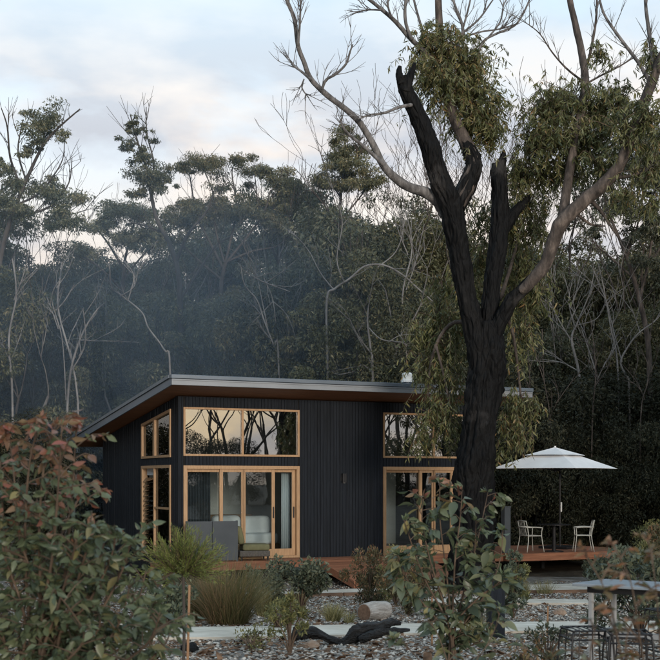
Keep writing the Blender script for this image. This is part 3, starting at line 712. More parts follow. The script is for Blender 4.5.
def parasol():
    c = deckpt(555, 33.6); ez = 2.82; R = 1.26
    p = empty('parasol', (c.x, c.y, Z0D), math.radians(52), 'white square two tier cantilever parasol over the deck table', 'parasol')
    def tier(r0, z0, r1, z1, name, parent, sag=.03):
        """square hipped cloth with slightly sagging edges"""
        V = []; F = []; ns = 10; nr = 5
        for i in range(nr + 1):
            t = i / nr; r = r0 + (r1 - r0) * t; z = z0 + (z1 - z0) * t
            for s in range(4):
                for k in range(ns):
                    a = k / ns; cs = [(-1, -1), (1, -1), (1, 1), (-1, 1)]
                    x = cs[s][0] * (1 - a) + cs[(s + 1) % 4][0] * a; y = cs[s][1] * (1 - a) + cs[(s + 1) % 4][1] * a
                    dip = math.sin(a * math.pi)
                    V.append((x * r * (1 - .03 * dip * (1 - t)), y * r * (1 - .03 * dip * (1 - t)), z - sag * dip * (.4 + .6 * math.sin(t * math.pi)) + .02 * dip * (1 - t)))
        m = 4 * ns
        for i in range(nr):
            for k in range(m): F.append((i * m + k, i * m + (k + 1) % m, (i + 1) * m + (k + 1) % m, (i + 1) * m + k))
        if r1 < .1: F.append(tuple(nr * m + k for k in range(m)))
        o = MB().add(V, F).build(name, M_canopy, parent, smooth=False)
        s_ = o.modifiers.new('t', 'SOLIDIFY'); s_.thickness = .006; return o
    z = ez - Z0D
    cn = tier(R, z, .48, z + .36, 'canopy', p)
    tier(.60, z + .365, .02, z + .58, 'top_tier', p, .02)
    MB().tube([(0, 0, z + .30), (0, 0, z + .62)], [.035, .03], 12, 1).build('finial', M_canopy, p)
    MB().tube([(0, 0, z - .1), (0, 0, z + .33)], [.045, .045], 12, 1).build('hub', M_darkmetal, p)
    for k in range(8):
        a = k * math.pi / 4; rr = R * (1.414 if k % 2 else 1.0) * .97
        MB().bar((math.cos(a) * .05, math.sin(a) * .05, z + .315 if k % 2 else z + .27), (math.cos(a) * rr, math.sin(a) * rr, z - .005), .012).build('rib', M_darkmetal, p)
        MB().bar((math.cos(a) * .05, math.sin(a) * .05, z - .06), (math.cos(a) * rr * .5, math.sin(a) * rr * .5, z + .13), .009).build('strut', M_darkmetal, p)
    mx, my = 1.35, .55
    MB().tube([(mx, my, .06), (mx, my, 1.0), (mx, my, 2.0)], [.028, .026, .024], 12, 1).build('mast', M_darkmetal, p)
    MB().tube([(mx, my, 1.98), (mx * .98, my * .98, 2.2), (mx * .6, my * .6, z + .02), (0, 0, z - .02)], [.034, .032, .03, .028], 10, 6).build('arm', M_darkmetal, p)
    MB().box(mx - .022, mx + .022, my - .06, my - .03, 1.05, 1.32).build('mast_highlight', M_white, p, bevel=.006)  # slim white strip painted in for the highlight on the mast
    MB().box(mx - .45, mx + .45, my - .45, my + .45, 0.002, .07).build('base_plate', M_darkmetal, p, bevel=.01)
parasol()
# grey post and a low screen at the end of the deck
gp = empty('deck_post', house(9.0, -.55, Z0D), HA, 'square grey clad post at the cabin end of the raised deck', 'post')
MB().box(-.095, .095, -.095, .095, 0, 1.22).build('shaft', M_greymetal, gp, bevel=.006); MB().box(-.105, .105, -.105, .105, 1.22, 1.25).build('cap', M_greymetal, gp)
# low screen before the left door
sc = empty('grey_screen', house(-.05, -.78, Z0D), HA, 'low smooth grey panel screen on the deck beside the olive armchair', 'screen')
for k in range(2): MB().box(.02 + k * .63, .63 + k * .63, 0, .03, .03, .97).build('panel', M_greymetal, sc, bevel=.004)
for x in (-.0, .62, 1.26): MB().box(x, x + .04, .031, .075, 0, .98).build('upright', M_greymetal, sc)
ac = empty('armchair', house(1.75, -.43, Z0D), HA + math.radians(78), 'low olive cushioned wicker armchair on the deck by the doors', 'armchair')
def armchair():
    MB().box(-.33, .33, -.38, .36, .10, .24).build('wicker_base', M_wicker, ac, bevel=.02)
    for x in (-.29, .29):
        for y in (-.33, .31): MB().tube([(x, y, 0), (x, y, .11)], [.022, .026], 8, 1).build('leg', M_darkmetal, ac)
    soft(-.31, .31, -.38, .28, .242, .40, 'seat_cushion', M_olive, ac, .05)
    o = soft(-.31, .31, -.08, .08, 0, .44, 'back_cushion', M_olive, ac, .06); o.location = (0, .30, .40); o.rotation_euler = (math.radians(-12), 0, 0)
armchair()
# small white lantern on the end of the cabin deck
ln = empty('white_lantern', house(8.55, -.5, Z0D), HA, 'small white lantern on a dark stand behind the leafy young gum', 'lantern')
MB().tube([(0, 0, 0), (0, 0, .02), (0, 0, .75)], [.13, .03, .03], 12, 1).build('stand', M_darkmetal, ln)
MB().tube([(0, 0, .75), (0, 0, .77), (0, 0, .93), (0, 0, .95)], [.07, .085, .085, .06], 16, 1).build('shade', M_white, ln)
MB().tube([(0, 0, .98), (0, 0, 1.0), (0, 0, 1.03)], [.10, .10, .05], 16, 1).build('cap', M_white, ln); MB().tube([(0, 0, .94), (0, 0, .985)], [.012, .012], 8, 1).build('neck', M_darkmetal, ln)

# ------------------------------------------------------------------ the burnt gum tree in front of the cabin
def burnt_gum():
    D = 27.0; m = D / FPX
    base = at(476, 600, D); base.z = gz(base.x, D)
    t = empty('burnt_gum_tree', base, 0, 'tall fire blackened gum tree with forked trunk before the cabin', 'tree')
    def pl(pts, dd0=0.0, dd1=0.0):
        n = len(pts); P = []; R = []
        for i, (x, y, r) in enumerate(pts):
            d = D + dd0 + (dd1 - dd0) * i / (n - 1)
            P.append(at(x, y, d) - base); R.append(r * m)
        return P, R
    def part(name, pts, mat, n=14, dd0=0., dd1=0., sub=6, rough=.16, seed=0.):
        P, R = pl(pts, dd0, dd1)
        ch = mat is M_char
        return MB().tube(P, R, n * 3 if ch else n, sub * 2 if ch else sub, rough, seed=seed, ridge=.25 if ch else .05).build(name, mat, t, smooth=True)
    part('trunk', [(474, 594, 29), (474, 578, 24), (473, 540, 21), (474, 490, 20), (478, 440, 17.5), (484, 385, 17.5), (487, 348, 17), (486, 322, 11)], M_char, 26, sub=10, rough=.22)
    part('charred_stem', [(483, 385, 12), (476, 338, 11), (467, 298, 9.8), (460, 255, 10.2), (454, 222, 11), (448, 198, 11), (439, 178, 10), (429, 145, 9), (416, 112, 8), (405, 88, 6.8), (401, 76, 4.4)], M_char, 18, 0, -.8, sub=8, seed=3.)
    part('charred_stub', [(402, 84, 4.5), (399, 74, 3.4), (400, 66, 1.6)], M_char, 8, -.8, -.8)
    part('charred_stub', [(406, 92, 4.5), (411, 74, 3.4), (415, 63, 1.5)], M_char, 8, -.8, -.8)
    part('charred_stem', [(490, 378, 11), (489, 325, 8.6), (492, 285, 8.4), (497, 255, 9.4), (500, 222, 9), (500, 195, 8.2), (499, 172, 8.2), (503, 158, 3.4), (504, 150, .8)], M_char, 18, 0, .5, sub=8, seed=7.)
    part('charred_stub', [(497, 178, 4.5), (494, 168, 3.0), (493, 163, 1.)], M_char, 8, .5, .5)
    part('charred_stub', [(502, 232, 7), (512, 216, 6), (521, 206, 4.4), (530, 195, 1.8)], M_char, 10, .4, .7)
    part('limb', [(457, 205, 9), (466, 188, 8.5), (474, 166, 7.8), (468, 148, 7), (458, 126, 6.2), (450, 105, 5.6), (446, 80, 4.8), (442, 50, 4.2), (439, 20, 3.6), (438, -14, 3.)], M_bark, 12, 0, .6, seed=2.)
    part('charred_limb', [(487, 358, 9.5), (497, 328, 8), (509, 304, 7), (526, 286.5, 6.4), (533, 278, 4.5)], M_char, 14, 0, -.4, seed=5.)
    part('charred_limb', [(456, 206, 10), (466, 188, 9.2), (474, 166, 8.3), (469, 150, 7.2), (462, 136, 5)], M_char, 12, 0, .25, seed=2.)
    part('limb', [(521, 291, 4.6), (529, 284, 5.8), (545, 264, 6.4), (554, 240, 6.8), (562, 222, 7.), (585, 200, 6.6), (608, 180, 6.2), (622, 160, 5.8), (634, 132, 5.4), (646, 98, 5.), (660, 62, 4.6), (676, 30, 4.)], M_bark, 14, -.34, -1.6, seed=5.)
    part('limb', [(562, 224, 5.6), (566, 195, 4.8), (573, 150, 4.4), (582, 105, 4.2), (585, 78, 4.), (580, 45, 3.6), (571, 5, 3.2), (568, -14, 3)], M_bark, 10, -.6, .6, seed=6.)
    part('limb', [(446, 212, 8), (438, 201, 6.4), (424, 192, 5.2), (407, 186, 4.6), (392, 175, 4.2), (382, 163, 3.8), (374, 146, 3.4), (360, 123, 3.1), (344, 108, 2.9), (328, 96, 2.7), (311, 79, 2.5), (304, 62, 2.2), (298, 46, 2.1), (294, 18, 1.9), (283, -8, 1.4)], M_limb, 10, 0, -2.2, sub=5, rough=.1)
    tw = [([(384, 165, 2.2), (368, 150, 1.7), (352, 137, 1.5), (345, 130, 1.2), (340, 120, .7)], -1.4, -1.6), ([(322, 90, 1.4), (326, 80, 1.3), (336, 74, 1.2), (346, 64, 1.1), (350, 52, .9), (353, 44, .5)], -2., -2.4),
          ([(311, 80, 1.4), (302, 72, 1.2), (291, 64, .6)], -2., -1.8), ([(298, 46, 1.3), (300, 20, 1.), (301, -8, .7)], -2.1, -2.3), ([(304, 79, .7), (302, 88, .7), (309, 98, .5)], -2., -2.),
          ([(412, 105, 2.), (400, 107, 1.5), (384, 113, 1.2), (370, 115, 1.), (358, 119, .6)], -.8, -1.4), ([(296, 26, 1.), (290, 8, .8), (287, -8, .6)], -2.2, -2.),
          ([(448, 90, 3.2), (440, 70, 2.8), (425, 52, 2.6), (410, 38, 2.4), (396, 22, 2.2), (380, 8, 1.9), (362, -6, 1.5)], .4, -.6), ([(412, 40, 1.8), (406, 24, 1.7), (405, 8, 1.6), (407, -8, 1.4)], -.2, -.3),
          ([(437, 62, 1.8), (426, 40, 1.5), (418, 16, 1.3), (412, -8, 1.1)], .3, .6), ([(392, 18, 1.2), (388, 6, 1.), (389, -8, .8)], -.5, -.6), ([(382, 10, 1.), (366, 10, .8), (352, 14, .5)], -.5, -.2),
          ([(446, 74, 2.2), (456, 50, 2.), (463, 30, 1.7), (456, 8, 1.3), (450, -8, 1.)], .4, .8), ([(461, 34, 1.2), (478, 20, 1.), (490, 4, .8), (498, -8, .6)], .6, .8), ([(463, 28, 1.1), (468, 10, 1.), (472, -8, .7)], .6, .5),
          ([(470, 110, 1.6), (477, 60, 1.4), (483, 42, 1.3), (496, 34, 1.2), (514, 26, 1.1), (523, 14, 1.), (532, -6, .7)], .5, .2), ([(486, 40, 1.), (500, 22, .9), (504, 4, .7), (512, -8, .5)], .4, .7), ([(462, 38, 1.), (480, 32, .9), (500, 29, .8), (516, 24, .6)], .5, .4),
          ([(650, 82, 2.), (638, 62, 1.7), (620, 38, 1.5), (604, 14, 1.2), (598, -8, 1.)], -1.4, -1.2), ([(654, 68, 2.2), (650, 40, 2.), (646, 10, 1.7), (645, -8, 1.5)], -1.4, -1.), ([(584, 74, 1.7), (590, 54, 1.5), (596, 20, 1.2), (597, -8, 1.)], .4, .6),
          ([(581, 80, 1.2), (566, 68, 1.), (552, 52, .8), (540, 34, .6), (528, 24, .4)], .4, .1), ([(586, 84, 1.2), (600, 76, 1.), (620, 66, .8), (636, 56, .5)], .4, .8), ([(590, 200, 2.2), (600, 210, 1.8), (612, 228, 1.2), (620, 240, .7)], -.9, -.8),
          ([(575, 150, 1.8), (556, 128, 1.4), (540, 112, .9)], 0, .4), ([(612, 178, 2.), (630, 176, 1.5), (650, 170, 1.)], -1., -1.3), ([(575, 212, 1.6), (590, 224, 1.2), (605, 226, .8)], -.7, -.4),
          ([(504, 312, 2.4), (512, 330, 1.8), (518, 370, 1.4), (522, 410, .9)], .3, .9), ([(480, 330, 3), (455, 322, 2.2), (436, 345, 1.7), (428, 390, 1.3), (432, 430, .8)], .4, 1.4), ([(436, 345, 1.5), (446, 385, 1.2), (452, 425, .8)], .9, .7), ([(500, 300, 2.2), (512, 262, 1.8), (522, 225, 1.4), (532, 200, .8)], .5, 1.4)]
    trg = random.Random(17)
    for k, (p, a, b) in enumerate(tw):
        br = part('branch', p, M_limb if k < 20 else M_bark, 7, a, b, sub=4, rough=.08, seed=k)
        if k >= 26: continue
        P, R = pl(p, a, b); fine = MB()
        for j in range(5):                      # fine forking twigs along each bare branch
            i = trg.randint(1, len(P) - 1); o_ = P[i - 1].lerp(P[i], trg.random()); dr = (P[i] - P[i - 1]).normalized()
            for _ in range(2):
                dv = (dr + Vector((trg.uniform(-1, 1), trg.uniform(-1, 1), trg.uniform(-.3, 1.))) * .75).normalized(); l1 = trg.uniform(.25, .75)
                q1 = o_ + dv * l1 * .5 + Vector((trg.uniform(-.05, .05), 0, trg.uniform(-.03, .06))); q2 = o_ + dv * l1 + Vector((trg.uniform(-.1, .1), 0, .08))
                fine.tube([o_, q1, q2], [.010, .007, .003], 4, 3, cap=False)
                for _ in range(2):
                    e_ = q1 + (dv + Vector((trg.uniform(-1, 1), trg.uniform(-1, 1), trg.uniform(-.2, 1)))).normalized() * trg.uniform(.15, .4)
                    fine.tube([q1, q1.lerp(e_, .5) + Vector((0, 0, .02)), e_], [.006, .004, .002], 3, 2, cap=False)
        fine.build('twigs', M_limb, br)['kind'] = 'stuff'
    # foliage: drooping sprays inside clumps (x, y, rx, ry in picture units at the tree's distance, depth offset, strands)
    clumps = [(425, 42, 16, 20, .2, 26), (442, 58, 26, 30, .3, 60), (468, 66, 26, 28, .5, 60), (448, 92, 24, 28, .2, 50), (473, 98, 25, 30, .6, 60), (486, 118, 18, 24, .5, 40), (470, 132, 20, 20, .6, 30), (428, 84, 12, 16, .2, 16), (420, 68, 10, 12, -.4, 10), (492, 138, 10, 18, .4, 16),
              (548, 112, 24, 24, .3, 50), (572, 104, 26, 22, .2, 50), (600, 112, 26, 24, .2, 50), (560, 140, 30, 24, 0, 60), (592, 142, 28, 24, .1, 55), (536, 142, 20, 24, .4, 36), (618, 100, 16, 20, -.3, 24), (628, 130, 20, 24, -1.2, 34), (570, 172, 26, 18, .3, 36), (540, 172, 22, 20, .6, 34), (602, 168, 20, 16, -.5, 24), (648, 120, 18, 24, -1.4, 30), (652, 165, 18, 26, -1.2, 28), (652, 60, 10, 30, -1.3, 14), (598, 56, 9, 12, .5, 9), (625, 195, 18, 18, -.9, 20), (655, 205, 16, 18, -1.0, 16),
              (518, 178, 18, 22, .8, 30), (528, 206, 22, 24, 1.0, 44), (512, 232, 22, 26, 1.2, 46), (538, 232, 16, 20, 1., 26), (482, 222, 12, 22, 1.2, 24), (520, 268, 24, 28, 1.3, 56), (480, 262, 12, 26, 1.3, 30), (534, 292, 18, 24, 1.1, 34), (512, 306, 22, 28, 1.3, 50), (524, 336, 14, 22, 1., 22), (514, 358, 11, 14, .9, 12),
              (446, 288, 18, 22, 1.4, 30), (440, 316, 22, 24, 1.4, 44), (424, 334, 18, 22, 1.5, 32), (448, 350, 20, 26, 1.2, 42), (426, 368, 22, 24, 1.4, 44), (446, 388, 20, 20, 1.2, 38), (436, 412, 20, 20, 1., 38), (450, 428, 14, 22, .9, 26), (424, 438, 14, 18, 1., 22), (466, 310, 12, 34, 1.2, 30),
              (514, 402, 14, 12, .7, 18), (526, 412, 12, 16, .6, 20), (508, 424, 12, 16, .6, 18), (520, 438, 12, 14, .5, 18), (502, 452, 8, 12, .5, 7)]
    r = np.random.default_rng(11); C = []; A = []; T = []; Lg = []; tw = MB()
    for (x, y, rx, ry, dd, ns) in clumps:
        c = at(x, y, D + dd) - base
        reddish = 0.16 if (y < 140 and x < 500) or y > 370 else 0.06
        lo = y > 190
        for _ in range(int(ns * (1.9 if lo else 3.4))):
            d = rand_dirs(1, r)[0]; q = d * (r.random() ** .45 if r.random() < .55 else abs(r.normal()) * .75)
            s = Vector((c.x + q[0] * rx * m, c.y + q[1] * rx * m * 1.2, c.z + q[2] * ry * m * .95 + .12))
            out = Vector((q[0], q[1], 0)) * .5 + Vector((r.normal() * .25, r.normal() * .25, -.55 - .5 * r.random()))
            ln = r.uniform(.22, .46) if lo else r.uniform(.18, .40); n = int(r.integers(9, 15)); bt = r.random()
            if not lo: out = Vector((q[0] * .8, q[1] * .8, q[2] * .3 - .5)) + Vector((r.normal() * .3, r.normal() * .3, r.normal() * .2))
            P = [s, s + out * ln * .5 + Vector((0, 0, .04)), s + out * ln + Vector((0, 0, -.08))]
            if r.random() < .6: tw.tube([c + Vector((q[0] * .2, q[1] * .2, q[2] * .2)), P[0], P[1], P[2]], [.007, .006, .004, .002], 3, 2, cap=False)
            for k in range(n):
                f = (k + r.random()) / n; p = P[0].lerp(P[1], f * 2) if f < .5 else P[1].lerp(P[2], f * 2 - 1)
                sd_ = r.normal(size=3) * (.6 if lo else .65); sd_[2] = (-.9 if lo else -.85) + sd_[2] * .5
                L_ = r.uniform(.09, .19) if lo else r.uniform(.09, .18); a = sd_ / np.linalg.norm(sd_)
                C.append(np.array(p) + a * L_ * .5); A.append(a); Lg.append(L_)
                T.append(min(1, max(0, .12 + .5 * bt + r.normal() * .12 + (.45 if r.random() < reddish else 0))))
    Lg = np.array(Lg)
    o = leaf_mesh('foliage', np.array(C), np.array(A), Lg, Lg * r.uniform(.16, .25, len(Lg)), T, M_leaf_gum, t, shape=6, fold=.18, seed=5, kind='stuff', curl=.06)
    tw.build('twigs', M_stem, t)['kind'] = 'stuff'
burnt_gum()

# ------------------------------------------------------------------ forest: prototypes, then copies
def branchy(mb, p, d, ln, r, depth, rg, tips, wig=.25, split=(2, 3), ang=.55, up=.25, shrink=.74, rs=.62, n=7, minr=.012):
    k = 4; P = [p]; R = [r]; q = p.copy(); dd = d.normalized()
    for i in range(k):
        dd = (dd + Vector((rg.uniform(-1, 1), rg.uniform(-1, 1), rg.uniform(-.6, .9))) * wig * .5 + Vector((0, 0, up * .25))).normalized()
        q = q + dd * (ln / k); P.append(q.copy()); R.append(max(minr, r * (1 - (1 - rs) * (i + 1) / k)))
    mb.tube(P, R, max(3, n), 2 if depth > 1 else 1, .08 if depth > 1 else 0, cap=False)
    if depth <= 0: tips.append((q, dd)); return
    for c in range(rg.randint(*split)):
        ax = Vector((rg.uniform(-1, 1), rg.uniform(-1, 1), rg.uniform(-.35, .5)))
        nd = (dd + ax * ang * 1.3).normalized()
        branchy(mb, q, nd, ln * shrink * rg.uniform(.8, 1.15), max(minr, r * rs * rg.uniform(.7, .95)), depth - 1, rg, tips, wig, split, ang, up, shrink, rs, max(3, n - 2), minr)
def far_tree(name, label, cat_group, seed, kind):
    rg = random.Random(seed); r = np.random.default_rng(seed); root = empty(name, (0, 0, -50), 0, label, 'tree', cat_group)
    mb = MB(); tips = []; bark = M_bark_dark; blobs = []
    if kind == 'umbrella':                      # 15 m, bare sinuous limbs under layered flat crowns
        branchy(mb, Vector((0, 0, -.2)), Vector((rg.uniform(-.1, .1), rg.uniform(-.1, .1), 1)), 5.2, .21, 4, rg, tips, .3, (2, 3), .5, .5, .72, .66, 8, .02)
        zt = max(p.z for p, d in tips)
        for p, d in tips:
            hi = p.z / zt
            if hi < .70: continue
            blobs.append((p.x, p.y, p.z, rg.uniform(.9, 1.6), rg.uniform(.9, 1.6), rg.uniform(.3, .55), int(rg.uniform(480, 760) * (.35 + .65 * hi))))
        L_ = (.12, .22)
    elif kind == 'sparse':
        bark = M_bark
        branchy(mb, Vector((0, 0, -.2)), Vector((rg.uniform(-.15, .15), rg.uniform(-.15, .15), 1)), 5.2, .17, 4, rg, tips, .35, (2, 2), .46, .45, .76, .62, 7, .014)
        for p, d in tips:
            if rg.random() < .75:
                for _ in range(2):
                    blobs.append((p.x + rg.uniform(-.4, .4), p.y + rg.uniform(-.4, .4), p.z - .15 + rg.uniform(-.5, .3), rg.uniform(.3, .6), rg.uniform(.3, .6), rg.uniform(.22, .45), rg.randint(40, 95)))
        L_ = (.15, .26)
    elif kind == 'dense':                       # leafy nearly to the ground, ragged outline
        H = 11.; branchy(mb, Vector((0, 0, -.2)), Vector((0, 0, 1)), 3.6, .17, 3, rg, tips, .3, (2, 3), .5, .4, .75, .62, 7, .02)
        for i in range(66):
            z = rg.uniform(.08, 1.) ** .8; a = rg.uniform(0, 6.28)
            rr = (2.5 * math.sqrt(max(.06, 1 - (z - .45) ** 2 * 3.0))) * rg.uniform(.45, 1.08)
            blobs.append((math.cos(a) * rr, math.sin(a) * rr, z * H * .95, rg.uniform(.5, 1.0), rg.uniform(.5, 1.), rg.uniform(.35, .8), rg.randint(420, 620)))
        L_ = (.10, .21)
    elif kind == 'bush':                        # 4 m understorey
        for i in range(5):
            a = rg.uniform(0, 6.28); mb.tube([(0, 0, -.2), (math.cos(a) * .5, math.sin(a) * .5, 1.3), (math.cos(a) * 1.1, math.sin(a) * 1.1, 2.6)], [.05, .035, .012], 5, 2, cap=False)
        for i in range(44):
            z = rg.uniform(.03, 1); a = rg.uniform(0, 6.28); rr = 1.75 * math.sqrt(max(.05, 1 - (z - .35) ** 2 * 2.0)) * rg.uniform(.4, 1.08)
            blobs.append((math.cos(a) * rr, math.sin(a) * rr, z * 3.8, rg.uniform(.35, .65), rg.uniform(.35, .65), rg.uniform(.3, .5), rg.randint(460, 640)))
        L_ = (.05, .115)
    elif kind == 'bare':
        bark = M_bark_pale
        branchy(mb, Vector((0, 0, -.2)), Vector((rg.uniform(-.2, .2), rg.uniform(-.2, .2), 1)), 3.9, .13, 5, rg, tips, .45, (1, 3), .5, .4, .74, .64, 7, .008)
        L_ = (.1, .2)
    elif kind == 'mirror':
        branchy(mb, Vector((0, 0, -.2)), Vector((rg.uniform(-.2, .2), rg.uniform(-.2, .2), 1)), 3.4, .21, 6, rg, tips, .5, (2, 3), .6, .3, .76, .62, 8, .014)
        L_ = (.1, .2)
    elif kind == 'veil':                        # fine bare twigs seen against the sky
        bark = M_bark
        branchy(mb, Vector((0, 0, -.2)), Vector((0, 0, 1)), 4.6, .11, 5, rg, tips, .6, (2, 3), .5, .35, .70, .58, 6, .006)
        L_ = (.1, .2)
    tr = mb.build('trunk', bark, root, smooth=True)
    top = max(v[2] for v in mb.v)
    if blobs:
        C, A = blob_leaves(blobs, r, .7)
        n = len(C); Lg = r.uniform(*L_, n)
        tint = np.clip(.35 + .25 * r.normal(size=n) + .15 * np.repeat(r.normal(size=len(blobs)), [b[6] for b in blobs]), 0, 1)
        leaf_mesh('crown', C, A, Lg, Lg * r.uniform(.22, .4, n), tint, M_leaf_bush_shaded if kind == 'bush' else M_leaf_warm if (kind == 'dense' and seed % 2) else M_leaf_far, root, 4, seed=seed, kind='stuff')
        top = max(top, C[:, 2].max())
    root['h'] = top
    return root
FOREST = 'forest trees behind the cabin'
protos = {
    'umbrella': [far_tree('umbrella_gum_tree', 'flat crowned dark gum tree in the forest behind the cabin roof', FOREST, s, 'umbrella') for s in (21, 24, 33)],
    'sparse': [far_tree('slender_gum_tree', 'slender open branched gum rising above the forest canopy', FOREST, s, 'sparse') for s in (41, 42, 46)],
    'dense': [far_tree('bushy_gum_tree', 'dense dark olive bushy tree in the forest behind the cabin', FOREST, s, 'dense') for s in (51, 52, 53)],
    'bush': [far_tree('understorey_bush', 'dark leafy understorey bush at the foot of the forest', FOREST, s, 'bush') for s in (61, 62)],
    'bare': [far_tree('dead_tree', 'bare pale grey dead tree standing among the dark forest', FOREST, s, 'bare') for s in (71, 74, 77, 79)],
    'mirror': [far_tree('terrace_tree', 'dark bare tree across the terrace', FOREST, s, 'mirror') for s in (91, 92, 95)],
    'veil': [far_tree('bare_twigged_tree', 'bare tree of fine upright twigs standing out against the sky', FOREST, s, 'veil') for s in (81, 84)],
}
HT = {k: [p['h'] for p in v] for k, v in protos.items()}
for v in protos.values():
    for p in v: del p['h']
used = set()
frnd = random.Random(99)
def plant(kind, i, x, y, h, rz=None, lean=0., label=None, group=None, wide=1.0, cat=None):
    src = protos[kind][i % len(protos[kind])]; key = (kind, i % len(protos[kind]))
    if key not in used: o = src; used.add(key)
    else: o = copy_tree(src)
    s = h / HT[kind][key[1]]
    o.location = (x, y, gz(x, y)); o.scale = (s * wide, s * wide, s); o.rotation_euler = (0, lean, frnd.uniform(0, 6.28) if rz is None else rz)
    if label: o['label'] = label
    if group: o['group'] = group
    if cat: o['category'] = cat
    return o
ZONES = ((100, 'beyond the cabin side wall'), (235, 'above the roof away from the flue'), (400, 'above the roof and its white flue'), (535, 'behind the burnt gum'), (999, 'behind the parasol deck'))
ZL = {'umbrella': 'flat crowned dark gum tree', 'sparse': 'slender open branched gum', 'dense': 'dense olive bushy tree', 'bush': 'dark leafy understorey bush', 'bare': 'bare pale dead tree', 'veil': 'bare tree of fine upright twigs'}
def stand(kind, px, topy, d, i=None, **k):
    zone = [z for lim, z in ZONES if px < lim][0]
    dist = ' far back' if d > 58 else (' in front' if d < 43 else '')
    k.setdefault('label', ZL[kind] + dist + ' ' + zone)
    x = (px - CX) / FPX * d; h = EYE + (HY - topy) / FPX * d - gz(x, d)
    k.setdefault('rz', (px * 1.7 + topy * .9 + d * 2.3) % 6.28)
    return plant(kind, int(px * 7 + d) % 6 if i is None else i, x, d, h, **k)
for a in [(88, 252, 55, 2), (24, 240, 52, 0), (60, 246, 53, 1), (-8, 215, 52, 2), (312, 210, 52, 1), (-44, 200, 54, 0), (150, 238, 54, 1), (225, 240, 57, 2), (262, 200, 58, 0), (296, 196, 60, 1), (180, 204, 60, 2), (120, 238, 58, 0)]: stand('umbrella', *a)
for a in [(74, 190, 49, 0), (326, 175, 52, 2), (-14, 140, 46, 2), (618, 200, 46, 0), (664, 150, 44, 2), (278, 205, 54, 1), (395, 185, 50, 0), (545, 205, 52, 1), (500, 190, 54, 2), (580, 232, 52, 0)]: stand('sparse', *a)
for a in [(345, 196, 46), (388, 204, 48), (302, 250, 44), (412, 218, 46), (262, 290, 43), (222, 296, 44), (168, 290, 45), (112, 292, 44), (62, 285, 44), (16, 268, 43), (442, 222, 47), (482, 232, 50), (520, 238, 50), (552, 254, 48), (604, 268, 46), (576, 282, 47), (634, 244, 48), (662, 232, 46), (700, 225, 48), (-30, 255, 46),
          (140, 300, 50), (190, 305, 48), (240, 288, 50), (90, 300, 49), (40, 300, 49), (365, 250, 43), (330, 290, 42), (430, 280, 43), (500, 300, 44), (540, 320, 43), (590, 340, 42), (630, 310, 42), (660, 300, 42), (-10, 300, 48), (398, 300, 42)]: stand('dense', *a)
for a in [(px, (276 if 60 < px < 330 else 262) + 16 * math.sin(px * .05), 62 + 8 * (k % 3)) for k, px in enumerate(range(-60, 740, 40))]: stand('dense', *a, wide=1.2)
for a in [(px + frnd.uniform(-8, 8), 372 + frnd.uniform(-22, 22), (45.5 if px < 330 else 40.2) + 2.2 * (k % 3)) for k, px in enumerate(range(-50, 730, 21))]: stand('bush', *a, wide=1.15)
for a in [(px, 425 + frnd.uniform(-18, 18), 38.2 + frnd.uniform(0, .8)) for px in (530, 556, 584, 612, 640, 668, 10, 40, -20)]: stand('bush', *a)
for a in [(120, 275, 43, 2), (215, 285, 43, 0), (300, 236, 43, 2), (385, 225, 43, 0), (622, 262, 42, 3), (648, 262, 42, 1), (10, 285, 43, 3), (92, 262, 44, 3), (540, 280, 42, 1), (560, 262, 43, 2)]: stand('bare', *a)
for a in [(376, 50, 44, 0), (392, 120, 47, 1), (524, 58, 46, 0), (545, 95, 49, 1), (118, 172, 52, 1), (308, 148, 52, 1), (262, 146, 58, 0), (72, 150, 50, 0), (512, 120, 50, 0)]: stand('veil', *a)
for k in range(9):  # trees outside the view, added to darken the cabin side wall
    plant('dense', k, -13.5 - 2.2 * (k % 3), 17 + k * 2.6, frnd.uniform(9, 12), label='unseen dense tree added to shade the cabin side wall')
for k in range(7):  # matching row outside the view, added on the deck side
    plant('dense', k, 14.5 + 2.2 * (k % 3) + .25 * k * 2, 24 + k * 2.8, frnd.uniform(9, 12), label='unseen dense tree added at the forest edge beyond the raised deck')
# trees on the open side of the terrace, seen as reflections in the upper windows
MIR = 'trees across the terrace mirrored in the cabin windows'
for k in range(46):
    t_ = k / 45; x = 27 + 24 * t_ + frnd.uniform(-2, 2); y = -13 + 25 * t_ + frnd.uniform(-2, 2)
    plant('mirror' if k % 5 else 'sparse', k, x, y, frnd.uniform(10, 14), label='dark bare tree across the terrace mirrored in the upper cabin windows', group=MIR)
for k in range(18):  # unseen bushes added to keep the bright horizon out of the door glass
    t_ = k / 17; plant('bush', k, 21 + 34 * t_ + frnd.uniform(-2, 2), -22 + 42 * t_ + frnd.uniform(-3, 3), frnd.uniform(4.4, 5.2), wide=1.3, label='dark bush added across the terrace to block the bright horizon in the lower doors', group=MIR)

